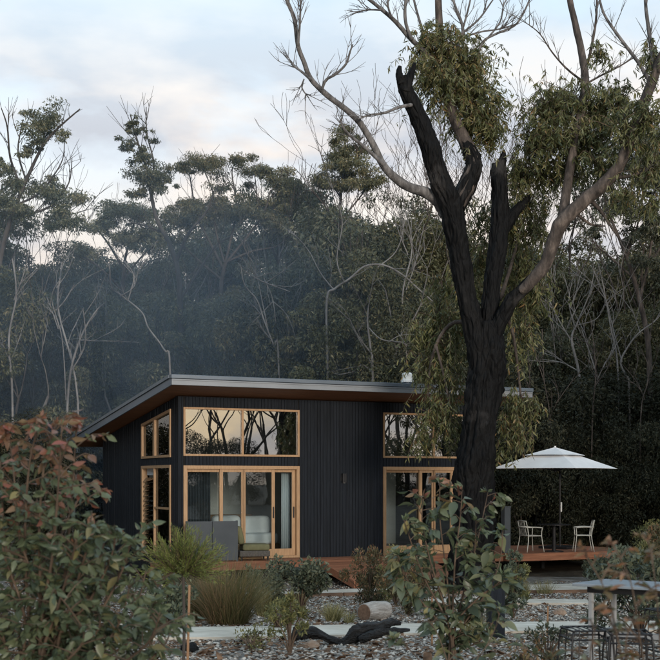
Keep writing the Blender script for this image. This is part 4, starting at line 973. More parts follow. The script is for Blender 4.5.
# skyline gums drawn one by one: limbs and leaf clumps in the tree's own plane, spread in depth
def skyline_tree(name, label, d, base_px, limbs, clumps, bark, leafm, seed, lr=(.08, .16), spread=1.0, dens=1.0, sub_twigs=4):
    b = on(base_px, d); root = empty(name, b, 0, label, 'tree', FOREST); rg = random.Random(seed); r = np.random.default_rng(seed); m = d / FPX; mb = MB(); ends = []
    for li, L_ in enumerate(limbs):
        dd = rg.uniform(-spread, spread) if li else 0.; P = []; R = []
        for i, (x, y, w) in enumerate(L_):
            f = i / max(1, len(L_) - 1); p = at(x + (rg.uniform(-2.2, 2.2) if i else 0), y + (rg.uniform(-2, 2) if i else 0), d + dd * f) - b
            if li == 0 and i == 0: p = Vector((p.x * .2, 0, -.2))
            P.append(p); R.append(w * m * (.52 if not clumps else .72))
        mb.tube(P, R, 9 if li == 0 else 6, 5, .1, cap=False, seed=li)
        for k in range(sub_twigs):
            i = rg.randint(max(1, len(P) // 2), len(P) - 1); o_ = P[i - 1].lerp(P[i], rg.random()); dr = (P[i] - P[i - 1]).normalized()
            dv = (dr + Vector((rg.uniform(-1, 1), rg.uniform(-1, 1), rg.uniform(-.2, .9))) * .8).normalized(); ln = rg.uniform(.6, 1.6)
            q = o_ + dv * ln * .5 + Vector((rg.uniform(-.12, .12), 0, rg.uniform(-.1, .12))); e = o_ + dv * ln + Vector((rg.uniform(-.35, .35), 0, rg.uniform(-.15, .2))); mb.tube([o_, q, e], [.016, .011, .006], 4, 3, cap=False)
            for _ in range(2):
                e2 = q + (dv + Vector((rg.uniform(-1, 1), rg.uniform(-1, 1), rg.uniform(-.2, 1)))).normalized() * rg.uniform(.3, .8); mb.tube([q, q.lerp(e2, .5), e2], [.009, .007, .004], 3, 2, cap=False)
    mb.build('trunk', bark, root, smooth=True)
    if clumps:
        bl = []
        for (x, y, rx, ry, n) in clumps:
            rx *= 1.18; ry *= 1.15
            for k in range(max(6, int(rx * ry / 12))):
                c = at(x + rg.gauss(0, .52) * rx, y + rg.gauss(0, .5) * ry, d + rg.uniform(-1, 1) * spread) - b; q = rg.uniform(.24, .6) * min(rx, 16) * m
                bl.append((c.x, c.y, c.z, q * 1.5, q * 1.5, q * .8, int(n * 3.0 * dens * rg.uniform(.4, 1.5))))
        C, A = blob_leaves(bl, r, .7, -.6); n = len(C); Lg = r.uniform(*lr, n)
        tint = np.clip(.45 + .25 * r.normal(size=n) + .18 * np.repeat(r.normal(size=len(bl)), [q[6] for q in bl]), 0, 1)
        leaf_mesh('crown', C, A, Lg, Lg * r.uniform(.22, .38, n), tint, leafm, root, 4, seed=seed, kind='stuff')
    return root
skyline_tree('leaning_gum_tree', 'leaning open gum with curved limbs beyond the cabin side wall', 43, -6, [[(-10, 470, 5), (-8, 380, 4.5), (-4, 300, 4), (2, 245, 3.6), (14, 210, 3.), (26, 180, 2.5), (42, 148, 2.), (58, 128, 1.5), (80, 110, .8)], [(22, 190, 2.), (12, 158, 1.5), (6, 128, 1.1), (0, 108, .6)], [(10, 220, 2.2), (30, 214, 1.8), (52, 205, 1.4), (68, 182, 1.), (70, 160, .6)], [(16, 205, 1.8), (36, 195, 1.4), (50, 180, 1.1), (62, 158, .8), (66, 140, .5)], [(26, 180, 1.5), (20, 150, 1.2), (24, 120, .8)], [(2, 245, 2.4), (-14, 215, 1.8), (-24, 170, 1.2)], [(50, 205, 1.2), (66, 215, 1.), (84, 210, .6)]],
    [(50, 122, 17, 13, 60), (40, 140, 9, 9, 45), (26, 152, 9, 7, 40), (46, 192, 16, 9, 55), (72, 200, 14, 8, 45), (14, 185, 10, 8, 45), (2, 168, 12, 9, 50), (20, 212, 16, 9, 55), (-4, 200, 14, 12, 55), (58, 222, 18, 9, 55), (78, 222, 8, 6, 30)], M_bark_dark, M_leaf_far, 201, spread=1.3, sub_twigs=5)
skyline_tree('tall_dark_gum_tree', 'tall dark trunked gum with narrow leafy spire above the cabin roof', 44, 182, [[(182, 470, 5.2), (181, 372, 4.6), (181, 320, 4.2), (178, 275, 3.8), (171, 245, 3.2), (160, 222, 2.8), (153, 198, 2.4), (147, 170, 1.9), (138, 142, 1.4), (131, 116, .7)], [(152, 198, 1.8), (152, 165, 1.4), (148, 135, 1.), (146, 106, .6)], [(176, 262, 2.6), (190, 236, 2.), (204, 214, 1.6), (214, 196, 1.)], [(180, 300, 2.4), (200, 270, 1.9), (216, 248, 1.4), (232, 236, .9)], [(166, 234, 1.8), (148, 226, 1.4), (130, 222, .9)]],
    [(130, 124, 8, 8, 45), (129, 142, 8, 9, 45), (140, 156, 9, 10, 50), (146, 176, 13, 11, 60), (138, 194, 11, 8, 45), (156, 186, 10, 8, 40), (146, 138, 6, 9, 28), (168, 178, 9, 8, 30)], M_bark_dark, M_leaf_far, 202, spread=.9, sub_twigs=6)
skyline_tree('flat_topped_gum_tree', 'flat topped gum with fanned limbs and layered crowns above the roof', 48, 226, [[(226, 470, 5), (226, 380, 4.4), (222, 320, 3.8), (220, 284, 3.2), (224, 262, 2.6)], [(223, 268, 2.4), (208, 240, 1.9), (196, 215, 1.4), (190, 180, 1.), (186, 168, .6)], [(222, 275, 2.2), (230, 240, 1.8), (236, 210, 1.3), (232, 175, .9), (236, 164, .6)], [(224, 265, 2.2), (246, 238, 1.7), (262, 214, 1.2), (272, 190, .8)], [(222, 280, 2.), (196, 258, 1.6), (176, 240, 1.1), (166, 226, .7)], [(224, 262, 1.8), (216, 226, 1.4), (212, 196, 1.), (206, 172, .6)], [(226, 262, 1.8), (252, 250, 1.4), (276, 244, 1.), (292, 232, .6)]],
    [(198, 165, 22, 7, 105), (234, 161, 14, 5, 85), (210, 210, 30, 10, 105), (244, 212, 24, 9, 100), (176, 222, 18, 8, 90), (222, 186, 14, 5, 50), (275, 226, 14, 7, 75), (184, 170, 10, 5, 60)], M_bark_dark, M_leaf_warm, 203, (.075, .145), 1.6, 1.0, 3)
skyline_tree('broad_gum_tree', 'broad crowned gum beside the flat topped gum above the roof', 50, 272, [[(270, 470, 5), (270, 380, 4.2), (272, 310, 3.4), (276, 275, 2.8), (280, 250, 2.2)], [(278, 262, 2.), (264, 230, 1.5), (256, 204, 1.), (254, 180, .6)], [(279, 255, 2.), (292, 224, 1.5), (300, 200, 1.), (298, 182, .6)], [(276, 275, 1.8), (300, 250, 1.3), (318, 228, .8)], [(278, 262, 1.6), (276, 226, 1.2), (272, 190, .7)]],
    [(262, 173, 19, 7, 105), (286, 184, 16, 7, 100), (298, 204, 18, 9, 95), (262, 204, 14, 6, 70), (316, 222, 14, 8, 85), (280, 240, 18, 7, 80)], M_bark_dark, M_leaf_warm, 204, (.075, .145), 1.6, 1.0, 5)
skyline_tree('domed_gum_tree', 'low domed gum crown beside the tall dark trunked gum', 49, 124, [[(124, 470, 5), (124, 380, 4.2), (122, 300, 3.4), (124, 262, 2.6)], [(124, 270, 2.), (108, 244, 1.5), (96, 228, .9)], [(124, 264, 2.), (132, 236, 1.5), (136, 216, .9)], [(123, 280, 1.8), (146, 254, 1.3), (164, 240, .8)], [(122, 290, 1.6), (98, 268, 1.2), (84, 256, .7)]],
    [(120, 212, 20, 8, 100), (142, 214, 18, 9, 100), (104, 226, 16, 8, 95), (88, 252, 14, 8, 85), (130, 236, 26, 9, 100), (160, 240, 16, 8, 85)], M_bark_dark, M_leaf_far, 205, (.075, .145), 1.6, 1.0, 3)
skyline_tree('green_spire_gum_tree', 'leafy green gum spire with a pale trunk above the white flue', 45, 342, [[(338, 470, 3.6), (340, 380, 3.2), (344, 300, 2.8), (340, 240, 2.4), (342, 200, 2.), (344, 165, 1.5), (346, 130, .8)], [(342, 200, 1.4), (328, 178, 1.), (318, 150, .5)], [(343, 180, 1.3), (356, 160, 1.), (366, 140, .5)], [(341, 220, 1.4), (360, 200, 1.), (376, 180, .6)], [(341, 230, 1.2), (326, 205, .9), (312, 190, .5)]],
    [(342, 138, 12, 10, 60), (350, 158, 15, 11, 65), (330, 164, 12, 10, 60), (345, 182, 22, 11, 80), (322, 184, 10, 8, 50), (366, 184, 12, 9, 55)], M_bark, M_leaf_warm, 206, (.08, .155), 1.2, 1.0, 8)
skyline_tree('pink_barked_gum_tree', 'pink barked gum with loose foliage behind the parasol deck', 40, 650, [[(652, 470, 4.6), (650, 400, 4.2), (646, 340, 3.8), (640, 296, 3.4), (632, 270, 2.8), (620, 246, 2.2), (610, 215, 1.6), (602, 185, .8)], [(640, 296, 2.4), (650, 262, 2.), (656, 225, 1.6), (660, 180, 1.1), (664, 140, .6)], [(626, 258, 1.6), (640, 220, 1.2), (642, 180, .8), (638, 150, .5)], [(636, 280, 1.8), (612, 262, 1.4), (592, 240, 1.), (578, 222, .5)], [(650, 262, 1.4), (672, 230, 1.)]],
    [(640, 175, 18, 16, 60), (622, 205, 15, 12, 55), (652, 225, 15, 14, 60), (608, 178, 12, 9, 45), (656, 140, 14, 16, 55), (590, 232, 10, 7, 35), (634, 235, 12, 9, 45), (668, 190, 14, 16, 55), (646, 262, 14, 8, 45), (664, 275, 12, 10, 45)], M_bark, M_leaf_far, 207, (.08, .155), 1.2, 1.0, 8)
DEAD = [
    ('pale thin dead trunk rising beyond the red tipped sapling', 41, 13, [[(13, 470, 2.4), (12, 400, 2.2), (11, 340, 2.), (15, 295, 1.7), (12, 260, 1.2)], [(14, 300, 1.2), (24, 275, .9), (30, 255, .6)]]),
    ('forked pale dead tree leaning towards the cabin eave', 41.5, 66, [[(64, 470, 2.6), (68, 400, 2.4), (78, 345, 2.1), (96, 312, 1.6), (108, 300, .8)], [(72, 370, 1.6), (84, 345, 1.2), (82, 310, .9)], [(80, 340, 1.4), (98, 342, .6)], [(66, 400, 1.3), (60, 340, 1.1), (52, 300, .8), (62, 278, .5)]]),
    ('zigzag pale dead limb above the cabin roof corner', 41.5, 170, [[(170, 470, 2.2), (168, 372, 2.), (164, 350, 1.8), (150, 330, 1.6), (142, 312, 1.5), (120, 296, 1.3), (109, 288, 1.2), (109, 262, 1.)], [(128, 300, 1.2), (134, 276, 1.), (126, 262, .6)], [(120, 296, 1.), (134, 285, .8), (140, 268, .5)]]),
    ('bent pale dead branch standing in the blue smoke', 42, 68, [[(84, 470, 2.4), (80, 400, 2.), (60, 310, 1.8), (58, 280, 1.4), (62, 262, .8)], [(56, 310, 1.4), (66, 300, 1.2), (76, 285, .8)], [(46, 295, 1.2), (50, 310, 1.), (56, 330, 1.)]]),
    ('pale drooping dead limb over the cabin ridge', 41, 282, [[(284, 470, 2.), (280, 358, 1.7), (272, 345, 1.6), (266, 322, 1.5), (258, 300, 1.3), (246, 284, 1.1), (243, 268, .7)], [(268, 330, 1.1), (262, 305, 1.), (256, 275, .7), (252, 258, .4)], [(264, 278, .9), (272, 300, .9), (276, 322, .7)], [(243, 270, .8), (262, 280, 1.), (292, 290, .8)]]),
    ('sprawling pale dead tree with long sideways limbs over the flue', 40.5, 372, [[(376, 470, 2.8), (374, 378, 2.5), (370, 350, 2.2), (369, 322, 1.8), (368, 306, 1.)], [(370, 352, 1.8), (358, 335, 1.4), (348, 318, .8)], [(369, 328, 1.3), (382, 340, 1.1), (404, 342, .7)], [(372, 372, 1.2), (360, 366, 1.), (350, 376, .6)]]),
    ('long arching pale dead limb beside the burnt gum', 41, 330, [[(326, 470, 2.6), (328, 380, 2.3), (328, 300, 2.2), (336, 288, 2.), (350, 278, 1.9), (364, 268, 1.8), (382, 267, 1.8), (400, 276, 1.6), (416, 288, 1.4), (436, 304, 1.)], [(334, 290, 1.4), (322, 272, 1.2), (312, 254, .7)], [(344, 282, 1.3), (338, 258, 1.1), (342, 225, .9), (340, 204, .6)], [(404, 280, 1.2), (412, 266, 1.), (414, 244, .6)], [(378, 267, 1.2), (396, 250, 1.), (404, 225, .8), (398, 200, .5)]]),
    ('grey dead trunk with a spread of limbs behind the parasol', 40, 582, [[(586, 470, 3.), (582, 420, 2.8), (578, 372, 2.6), (572, 342, 2.2), (578, 322, 1.6), (590, 296, 1.), (596, 270, .6)], [(574, 345, 1.5), (560, 322, 1.1), (548, 300, .6)], [(576, 330, 1.3), (570, 305, 1.), (574, 280, .6)], [(580, 372, 1.2), (560, 362, .9), (542, 358, .5)], [(578, 325, 1.), (596, 320, .8), (610, 300, .5)]]),
    ('thin leaning dead sapling beside the grey dead trunk', 39.8, 606, [[(608, 470, 1.7), (605, 430, 1.6), (600, 390, 1.5), (596, 370, 1.4), (586, 345, 1.2), (580, 330, .7)], [(598, 378, .9), (608, 362, .7), (616, 352, .4)], [(590, 355, .8), (584, 320, .6)]]),
    ('white barked crooked dead branch behind the parasol deck', 39.6, 632, [[(634, 470, 1.8), (631, 395, 1.9), (628, 376, 2.), (622, 362, 1.9), (626, 348, 1.6), (640, 332, 1.4), (652, 322, 1.2), (664, 312, .8)], [(622, 362, 1.2), (614, 330, 1.), (604, 300, .8), (592, 268, .5)], [(640, 332, .8), (634, 310, .6)]]),
    ('slim dead stem leaning across the gap beside the pink gum', 40.2, 618, [[(622, 470, 1.9), (618, 380, 1.7), (612, 330, 1.5), (604, 290, 1.2), (598, 262, .7)], [(612, 325, 1.), (624, 300, .8), (620, 270, .5)], [(606, 300, .9), (590, 280, .5)]]),
    ('pale upright dead tree with short forks behind the burnt gum', 42, 405, [[(408, 470, 2.2), (406, 380, 2.), (404, 300, 1.7), (410, 250, 1.4), (404, 205, 1.), (398, 160, .6)], [(406, 290, 1.1), (416, 262, .9), (424, 225, .6)], [(408, 255, 1.), (396, 225, .8), (388, 185, .5)]]),
    ('thin grey sapling stem directly behind the deck table', 38.0, 548, [[(548, 470, 1.1), (550, 430, 1.), (546, 380, .9), (540, 330, .6)], [(549, 420, .6), (560, 390, .4)]]),
    ('dark slim stem behind the right deck chair', 38.0, 590, [[(590, 470, 1.5), (592, 420, 1.4), (596, 370, 1.1), (592, 320, .7)], [(594, 390, .7), (604, 360, .4)]]),
    ('thin pale stem rising past the end of the deck', 38.2, 640, [[(640, 470, 1.4), (642, 420, 1.3), (650, 380, 1.), (652, 330, .6)], [(645, 400, .7), (634, 372, .4)]]),
    ('twisted thin stem between the burnt trunk and the parasol', 38.4, 520, [[(520, 470, 1.2), (524, 430, 1.1), (532, 395, .9), (530, 350, .5)]]),
]
for k, (lb, d_, bp, lm) in enumerate(DEAD): skyline_tree('dead_tree', lb, d_, bp, lm, None, M_bark if k > 11 else M_bark_pale, None, 300 + k, spread=.8, sub_twigs=3)

# ------------------------------------------------------------------ smoke drifting through the trees
def smoke():
    m = bpy.data.materials.new('wood_smoke'); m.use_nodes = True; N = m.node_tree.nodes; L = m.node_tree.links
    for n in list(N):
        if n.type != 'OUTPUT_MATERIAL': N.remove(n)
    out = [n for n in N if n.type == 'OUTPUT_MATERIAL'][0]
    pv = N.new('ShaderNodeVolumePrincipled'); pv.inputs['Color'].default_value = (.64, .80, .98, 1); pv.inputs['Density'].default_value = 0.0068; pv.inputs['Anisotropy'].default_value = 0.2
    L.new(pv.outputs[0], out.inputs['Volume'])
    root = empty('wood_smoke', at(150, 320, 41), 0, 'thin blue wood smoke drifting through the trees behind the roof', 'smoke'); root['kind'] = 'stuff'
    for k, (cx, cz, rx, rz) in enumerate([(-1.2, -.6, 12.5, 8.2), (-1., -.7, 11, 7.2), (-.6, -.8, 9.6, 6.3), (-.2, -.8, 8.3, 5.5), (.9, -.6, 6.9, 4.7), (-1.5, -1.0, 6.2, 4.0), (2.6, -.2, 4.4, 4.2), (-3.2, -1.2, 4., 3.0), (3.4, .1, 2.6, 3.1)]):
        V = []; F = []; nu, nv = 28, 14
        for j in range(nv + 1):
            for i in range(nu):
                a = 2 * math.pi * i / nu; b = math.pi * j / nv
                d = Vector((math.sin(b) * math.cos(a), math.sin(b) * math.sin(a), math.cos(b)))
                s = 1 + .22 * noise.noise(d * 1.6 + Vector((k * 3.1, 0, 0))) + .1 * noise.noise(d * 3.7 + Vector((k, 5, 0)))
                V.append((cx + d.x * rx * s, d.y * 2.9 * s * (1 - .07 * k), cz + d.z * rz * s))
        for j in range(nv):
            for i in range(nu): F.append((j * nu + i, (j + 1) * nu + i, (j + 1) * nu + (i + 1) % nu, j * nu + (i + 1) % nu))
        o = MB().add(V, F).build('smoke_layer', m, root, smooth=True); o['kind'] = 'stuff'
smoke()

# ------------------------------------------------------------------ shrubs and grasses in the beds
def leaf_variants(prefix, mats, ratio):
    out = []
    for k, mt in enumerate(mats):
        for (cv, fd) in ((.10, .16), (.22, .24), (-.06, .2)):
            prof = [(-.5, 0), (-.40, .18), (-.24, .42), (-.06, .5), (.12, .42), (.28, .25), (.40, .11), (.5, 0)]
            V = []; F = []
            for (y, w) in prof:
                dz = -cv * (y + .5) ** 2
                V += [(-w * ratio, y, dz + w * ratio * fd * 2), (0, y, dz), (w * ratio, y, dz + w * ratio * fd * 2)]
            for i in range(len(prof) - 1):
                for j in (0, 1): F.append((i * 3 + j, i * 3 + j + 1, (i + 1) * 3 + j + 1, (i + 1) * 3 + j))
            me = bpy.data.meshes.new('leaf'); me.from_pydata(V, [], F); me.update(); me.materials.append(mt)
            me.polygons.foreach_set('use_smooth', [True] * len(me.polygons)); out.append(me)
    return out
def grow_shrub(root, stems, leaf_len, ratio, lw_mats, seed, per_twig=(5, 9), single=290, redfrom=None, joined=M_leaf_shrub, twig=(.10, .28), ntwig=10, droop=.25, stem_r=.011, joined_bias=0.):
    """stems: lists of points relative to the root; twigs leave each stem with leaves along them"""
    rg = random.Random(seed); base = Vector(root.location); Lv = []
    for P0 in stems:
        P, R = resample([Vector(p) for p in P0], [1] * len(P0), 6)
        n = len(P); st = MB().tube(P0, [stem_r * (1 - .75 * i / (len(P0) - 1)) for i in range(len(P0))], 7, 5, .1).build('stem', M_stem, root, smooth=True)
        tw = MB()
        for k in range(ntwig):
            f = .22 + .78 * (k + rg.random()) / ntwig; p = P[min(n - 1, int(f * (n - 1)))]
            a = rg.uniform(0, 6.28); el = rg.uniform(-.05, .75)
            d = Vector((math.cos(a) * math.cos(el), math.sin(a) * math.cos(el), math.sin(el))); ln = rg.uniform(*twig) * (1.15 - .5 * f)
            q = p + d * ln * .55 + Vector((0, 0, .02)); e = p + d * ln + Vector((0, 0, -.03 + .06 * rg.random()))
            tw.tube([p, q, e], [.0035, .0028, .0018], 4, 2, cap=False)
            nl = rg.randint(*per_twig)
            for j in range(nl):
                g = .25 + .75 * (j + rg.random() * .6) / nl; c = p.lerp(q, g * 2) if g < .5 else q.lerp(e, min(1, g * 2 - 1))
                sd_ = Vector((rg.uniform(-1, 1), rg.uniform(-1, 1), rg.uniform(-.5, .45)))
                ax = (d * .7 + sd_ * .8 + Vector((0, 0, -droop))).normalized()
                L_ = leaf_len * rg.choice((.5, .75, .9, 1., 1.1, 1.3)) * rg.uniform(.85, 1.15) * (1 - .25 * max(0, f - .7))
                Lv.append((c + ax * L_ * .55, ax, L_, c.z))
        # crown tuft
        for j in range(7):
            ax = Vector((rg.uniform(-1, 1), rg.uniform(-1, 1), rg.uniform(0, 1.2))).normalized(); L_ = leaf_len * rg.uniform(.4, .8)
            Lv.append((P[-1] + ax * L_ * .5, ax, L_, P[-1].z))
        tw.build('twigs', M_stem, st)['kind'] = 'stuff'
    zmax = max(l[3] for l in Lv); zmin = min(l[3] for l in Lv)
    camr = Vector((0, 0, EYE)) - base
    Lv.sort(key=lambda l: (l[0] - camr).length / l[2] ** .5)
    V0 = leaf_variants('leaf', lw_mats, ratio); nm = len(lw_mats)
    C = []; A = []; Ln = []; T = []
    for k, (c, ax, L_, z) in enumerate(Lv):
        h = (z - zmin) / (zmax - zmin)
        red = redfrom is not None and rg.random() < (h - redfrom) * 2.4
        if k < single:
            mi = (nm - 1) if red else rg.randint(0, max(0, nm - 2))
            o = link('leaf', V0[mi * 3 + rg.randint(0, 2)], root)
            up = Vector((rg.uniform(-.7, .7), rg.uniform(-.9, .5), 1)); x = ax.cross(up).normalized(); zz = x.cross(ax).normalized()
            M = Matrix((x, ax, zz)).transposed().to_4x4(); M.translation = c
            o.matrix_local = M @ Matrix.Diagonal((L_, L_, L_, 1))
        else:
            C.append(c); A.append(ax); Ln.append(L_); T.append(min(1, max(0, (rg.uniform(.75, 1) if red else rg.uniform(.0, .55)) + joined_bias)))
    if C:
        Ln = np.array(Ln); leaf_mesh('foliage', np.array([tuple(c) for c in C]), np.array([tuple(a) for a in A]), Ln, Ln * ratio, T, joined, root, shape=6, fold=.2, seed=seed, kind='stuff', curl=.12)
def stems_px(root, d, lists, seed, spread=.25):
    """stems given as picture columns/rows at the shrub's distance, spread in depth"""
    rg = random.Random(seed); b = Vector(root.location); out = []
    for L_ in lists:
        dd = rg.uniform(-spread, spread); P = [Vector((rg.uniform(-.05, .05), rg.uniform(-.05, .05), -.03))]
        for i, (x, y) in enumerate(L_):
            f = (i + 1) / len(L_); P.append(at(x, y, d + dd * f) - b)
        out.append(P)
    return out

def left_shrub():
    d = 6.0; b = on(40, d)
    r = empty('red_tipped_gum_shrub', b, 0, 'big leafy gum sapling with red new growth before the cabin side wall', 'shrub')
    L_ = [[(30, 640), (25, 540), (30, 460), (42, 418)], [(20, 640), (5, 540), (0, 470), (-6, 425)], [(40, 640), (52, 560), (58, 490), (62, 425)], [(50, 660), (90, 600), (110, 560), (116, 535)], [(60, 680), (110, 640), (135, 610), (146, 570)], [(55, 660), (75, 590), (88, 545), (92, 525)],
          [(10, 660), (-15, 590), (-30, 540)], [(60, 700), (120, 665), (150, 640), (160, 612)], [(40, 660), (40, 600), (20, 540), (15, 500)], [(45, 690), (80, 650), (100, 620), (70, 575)], [(20, 680), (-10, 640), (-20, 600)], [(35, 690), (60, 660), (40, 610), (48, 560)], [(40, 640), (60, 540), (78, 500), (80, 492)]]
    L_ += [[(x + 14, y + 6) for x, y in l] for l in L_[:10]] + [[(x - 16, y + 14) for x, y in l] for l in L_[3:12]]
    grow_shrub(r, stems_px(r, d, L_, 3, .5), 0.062, .46, [M_leaf_green, M_leaf_green, M_leaf_blue, M_leaf_red], 31, (6, 10), 296, .60, M_leaf_shrub, (.08, .27), 22, droop=.5)
left_shrub()
def middle_shrub():
    d = 9.6; b = on(452, d)
    r = empty('young_gum_shrub', b, 0, 'young gum with broad blue green leaves before the burnt trunk', 'shrub')
    L_ = [[(452, 630), (446, 570), (440, 520), (440, 482)], [(455, 630), (470, 570), (480, 530), (488, 492)], [(450, 630), (425, 580), (412, 545), (404, 520)], [(456, 640), (488, 590), (500, 560), (503, 530)], [(450, 630), (430, 560), (422, 520), (424, 498)], [(452, 620), (455, 560), (460, 520), (462, 490)],
          [(452, 640), (420, 600), (405, 575), (398, 555)], [(454, 630), (476, 600), (496, 585), (504, 575)], [(453, 640), (465, 590), (474, 555), (476, 520)], [(450, 640), (436, 600), (430, 570), (420, 550)], [(455, 655), (480, 640), (500, 610)]]
    grow_shrub(r, stems_px(r, d, L_, 5, .32), .112, .48, [M_leaf_blue, M_leaf_green, M_leaf_blue, M_leaf_rust], 37, (4, 7), 296, .80, M_leaf_shrub, (.10, .24), 14, droop=.6)
middle_shrub()
def front_low_shrub():
    d = 7.2; b = on(452, d)
    r = empty('low_gum_seedling', b, 0, 'low broad leaved gum seedling at the foot of the young gum', 'shrub')
    L_ = [[(440, 690), (410, 650), (394, 640)], [(452, 690), (440, 640), (425, 615)], [(460, 690), (490, 640), (500, 612)], [(470, 690), (515, 650), (535, 655)]]
    grow_shrub(r, stems_px(r, d, L_, 6, .15), .085, .55, [M_leaf_blue, M_leaf_green], 39, (3, 5), 120, None, M_leaf_shrub, (.06, .14), 5, droop=.3, stem_r=.006)
front_low_shrub()
def right_shrub():
    d = 3.9; b = on(650, d)
    r = empty('rusty_leaved_shrub', b, 0, 'rusty leaved shrub in front of the pale terrace table', 'shrub')
    L_ = [[(640, 760), (620, 650), (605, 590), (580, 548)], [(655, 760), (640, 640), (630, 580), (612, 545)], [(670, 760), (660, 640), (655, 580), (648, 540)], [(640, 800), (600, 720), (590, 660), (600, 610)], [(665, 800), (640, 700), (625, 650), (640, 600)], [(690, 760), (690, 640), (675, 570)]]
    grow_shrub(r, stems_px(r, d, L_, 8, .12), .042, .42, [M_leaf_green, M_leaf_blue, M_leaf_rust], 41, (4, 8), 280, .50, M_leaf_shrub, (.05, .12), 10, droop=.2, stem_r=.005)
right_shrub()

def blades(name, root, n, rad, h, spread, w, mat, seed, bias=(0, 1), hv=.35, curve=.5):
    r = np.random.default_rng(seed)
    a = r.uniform(0, 6.283, n); rr = rad * np.sqrt(r.random(n)); bx, by = np.cos(a) * rr, np.sin(a) * rr
    a2 = a + r.normal(0, 1.1, n); le = spread * (rr / rad * .45 + .75 * r.random(n) ** 1.5); H = h * (1 - hv * r.random(n)) * (1 - .3 * (le / (spread * 1.2)) ** 2) * (.75 + .35 * r.random(n) ** 2)
    w = w * r.uniform(.7, 1.3, n); V = []
    sx, sy = -np.sin(a2 + r.normal(0, .8, n)), np.cos(a2 + r.normal(0, .8, n))
    for t, ww in ((0, 1), (.4, .9), (.75, .6), (1, 0.06)):
        o = le * (t * (1 - curve) + t * t * curve); z = H * (t - .22 * curve * t * t * (le / max(spread, .01)))
        cx, cy = bx + np.cos(a2) * o, by + np.sin(a2) * o
        V += [np.stack([cx - sx * w * ww / 2, cy - sy * w * ww / 2, z], 1), np.stack([cx + sx * w * ww / 2, cy + sy * w * ww / 2, z], 1)]
    V = np.stack(V, 1).reshape(-1, 3); F = np.array([[0, 1, 3, 2], [2, 3, 5, 4], [4, 5, 7, 6]])
    F = (F[None] + (np.arange(n) * 8)[:, None, None]).reshape(-1, 4)
    me = bpy.data.meshes.new(name); me.from_pydata(V.tolist(), [], F.tolist()); me.update(); me.materials.append(mat)
    ca = me.attributes.new('tint', 'FLOAT', 'POINT'); ca.data.foreach_set('value', np.repeat(np.clip(r.uniform(bias[0], bias[1], n) - .25 * np.cos(a), 0, 1).astype(np.float32), 8))
    o = link(name, me, root); o['kind'] = 'stuff'; return o
def tussock(px, basey_d, h, rad, n, mat, label, seed, spread=.45, w=.008, bias=(0, 1), group=None, name='grass_tussock'):
    r = empty(name, on(px, basey_d), 0, label, 'grass', group)
    blades('blades', r, n, rad, h, spread, w, mat, seed, bias); return r
tussock(228, 16.4, 1.12, .26, 1700, M_tussock, 'large brown and green grass tussock beside the needle leaved bush', 1, .75, .0050, (-.05, .95))
tussock(205, 17.2, .85, .2, 900, M_tussock, 'dull green grass tussock tucked behind the large brown tussock', 2, .4, .008, (0, .5))
tussock(264, 18.2, .62, .1, 420, M_straw, 'wispy straw coloured grass below the armchair deck', 3, .2, .006)
tussock(333, 17.0, .34, .09, 380, M_straw, 'small yellow grass tuft next to the weathered log', 4, .22, .006)
tussock(349, 16.6, .22, .06, 150, M_straw, 'tiny straw tuft between the yellow tuft and the weathered log', 12, .15, .005)
tussock(300, 21.0, .4, .1, 260, M_straw, 'short pale grass under the dark blue green shrub', 5, .2, .006)
tussock(472, 13.2, .5, .08, 260, M_straw, 'thin yellow grass beside the black bollard', 6, .18, .005)
tussock(608, 38.0, .9, .5, 700, M_tussock, 'dry brown grass clump behind the parasol deck', 7, .6, .014, (.3, 1))
tussock(570, 38.0, .8, .5, 600, M_tussock, 'dry brown grass clump directly behind the deck table', 8, .6, .014, (.3, 1))
tussock(520, 24.5, .5, .14, 420, M_straw, 'thin pale grass against the front of the raised deck', 9, .25, .007)
tussock(545, 26.5, .45, .16, 160, M_straw, 'sparse pale grass stems along the raised deck path', 10, .3, .006)

def small_shrub(px, d, h, w, label, mat, seed, leaf=(.05, .10), ratio=.38, n=2200, up=.3, name='small_shrub', blobs_n=22, low=.12, group=None):
    r = empty(name, on(px, d), 0, label, 'shrub', group); rg = random.Random(seed); rr = np.random.default_rng(seed); mb = MB(); bl = []
    for k in range(blobs_n):
        a = rg.uniform(0, 6.28); z = rg.uniform(low, .92); q = w / 2 * math.sqrt(max(.1, 1 - (z - .5) ** 2 * 2.6)) * rg.uniform(.25, .95)
        e = (math.cos(a) * q, math.sin(a) * q, z * h)
        mb.tube([(0, 0, -.03), (e[0] * .35, e[1] * .35, e[2] * .55), e], [.010, .007, .003], 5, 3, cap=False)
        s = w * rg.uniform(.10, .19); bl.append((*e, s, s, s * 1.15, n // blobs_n))
    mb.build('stems', M_stem, r, smooth=True)['kind'] = 'stuff'
    C, A = blob_leaves(bl, rr, -up, .2); m = len(C); Lg = rr.uniform(*leaf, m)
    tint = np.clip(.4 + .25 * rr.normal(size=m) + .35 * (C[:, 2] / h - .5), 0, 1)
    leaf_mesh('foliage', C, A, Lg, Lg * ratio, tint, mat, r, shape=6, fold=.15, seed=seed, kind='stuff'); return r
small_shrub(300, 18.4, .88, .86, 'dark blue green shrub growing below the corner of the deck ramp', M_small_dark, 51, (.045, .09), .42, 3000)
small_shrub(262, 21.5, .7, .8, 'dark low shrub between the straw grass and the deck', M_small_dark, 52, (.045, .08), .4, 1700)
small_shrub(368, 19.8, 1.05, .85, 'russet fine leaved shrub at the foot of the ramp', M_small_red, 53, (.035, .07), .3, 4200, .8)
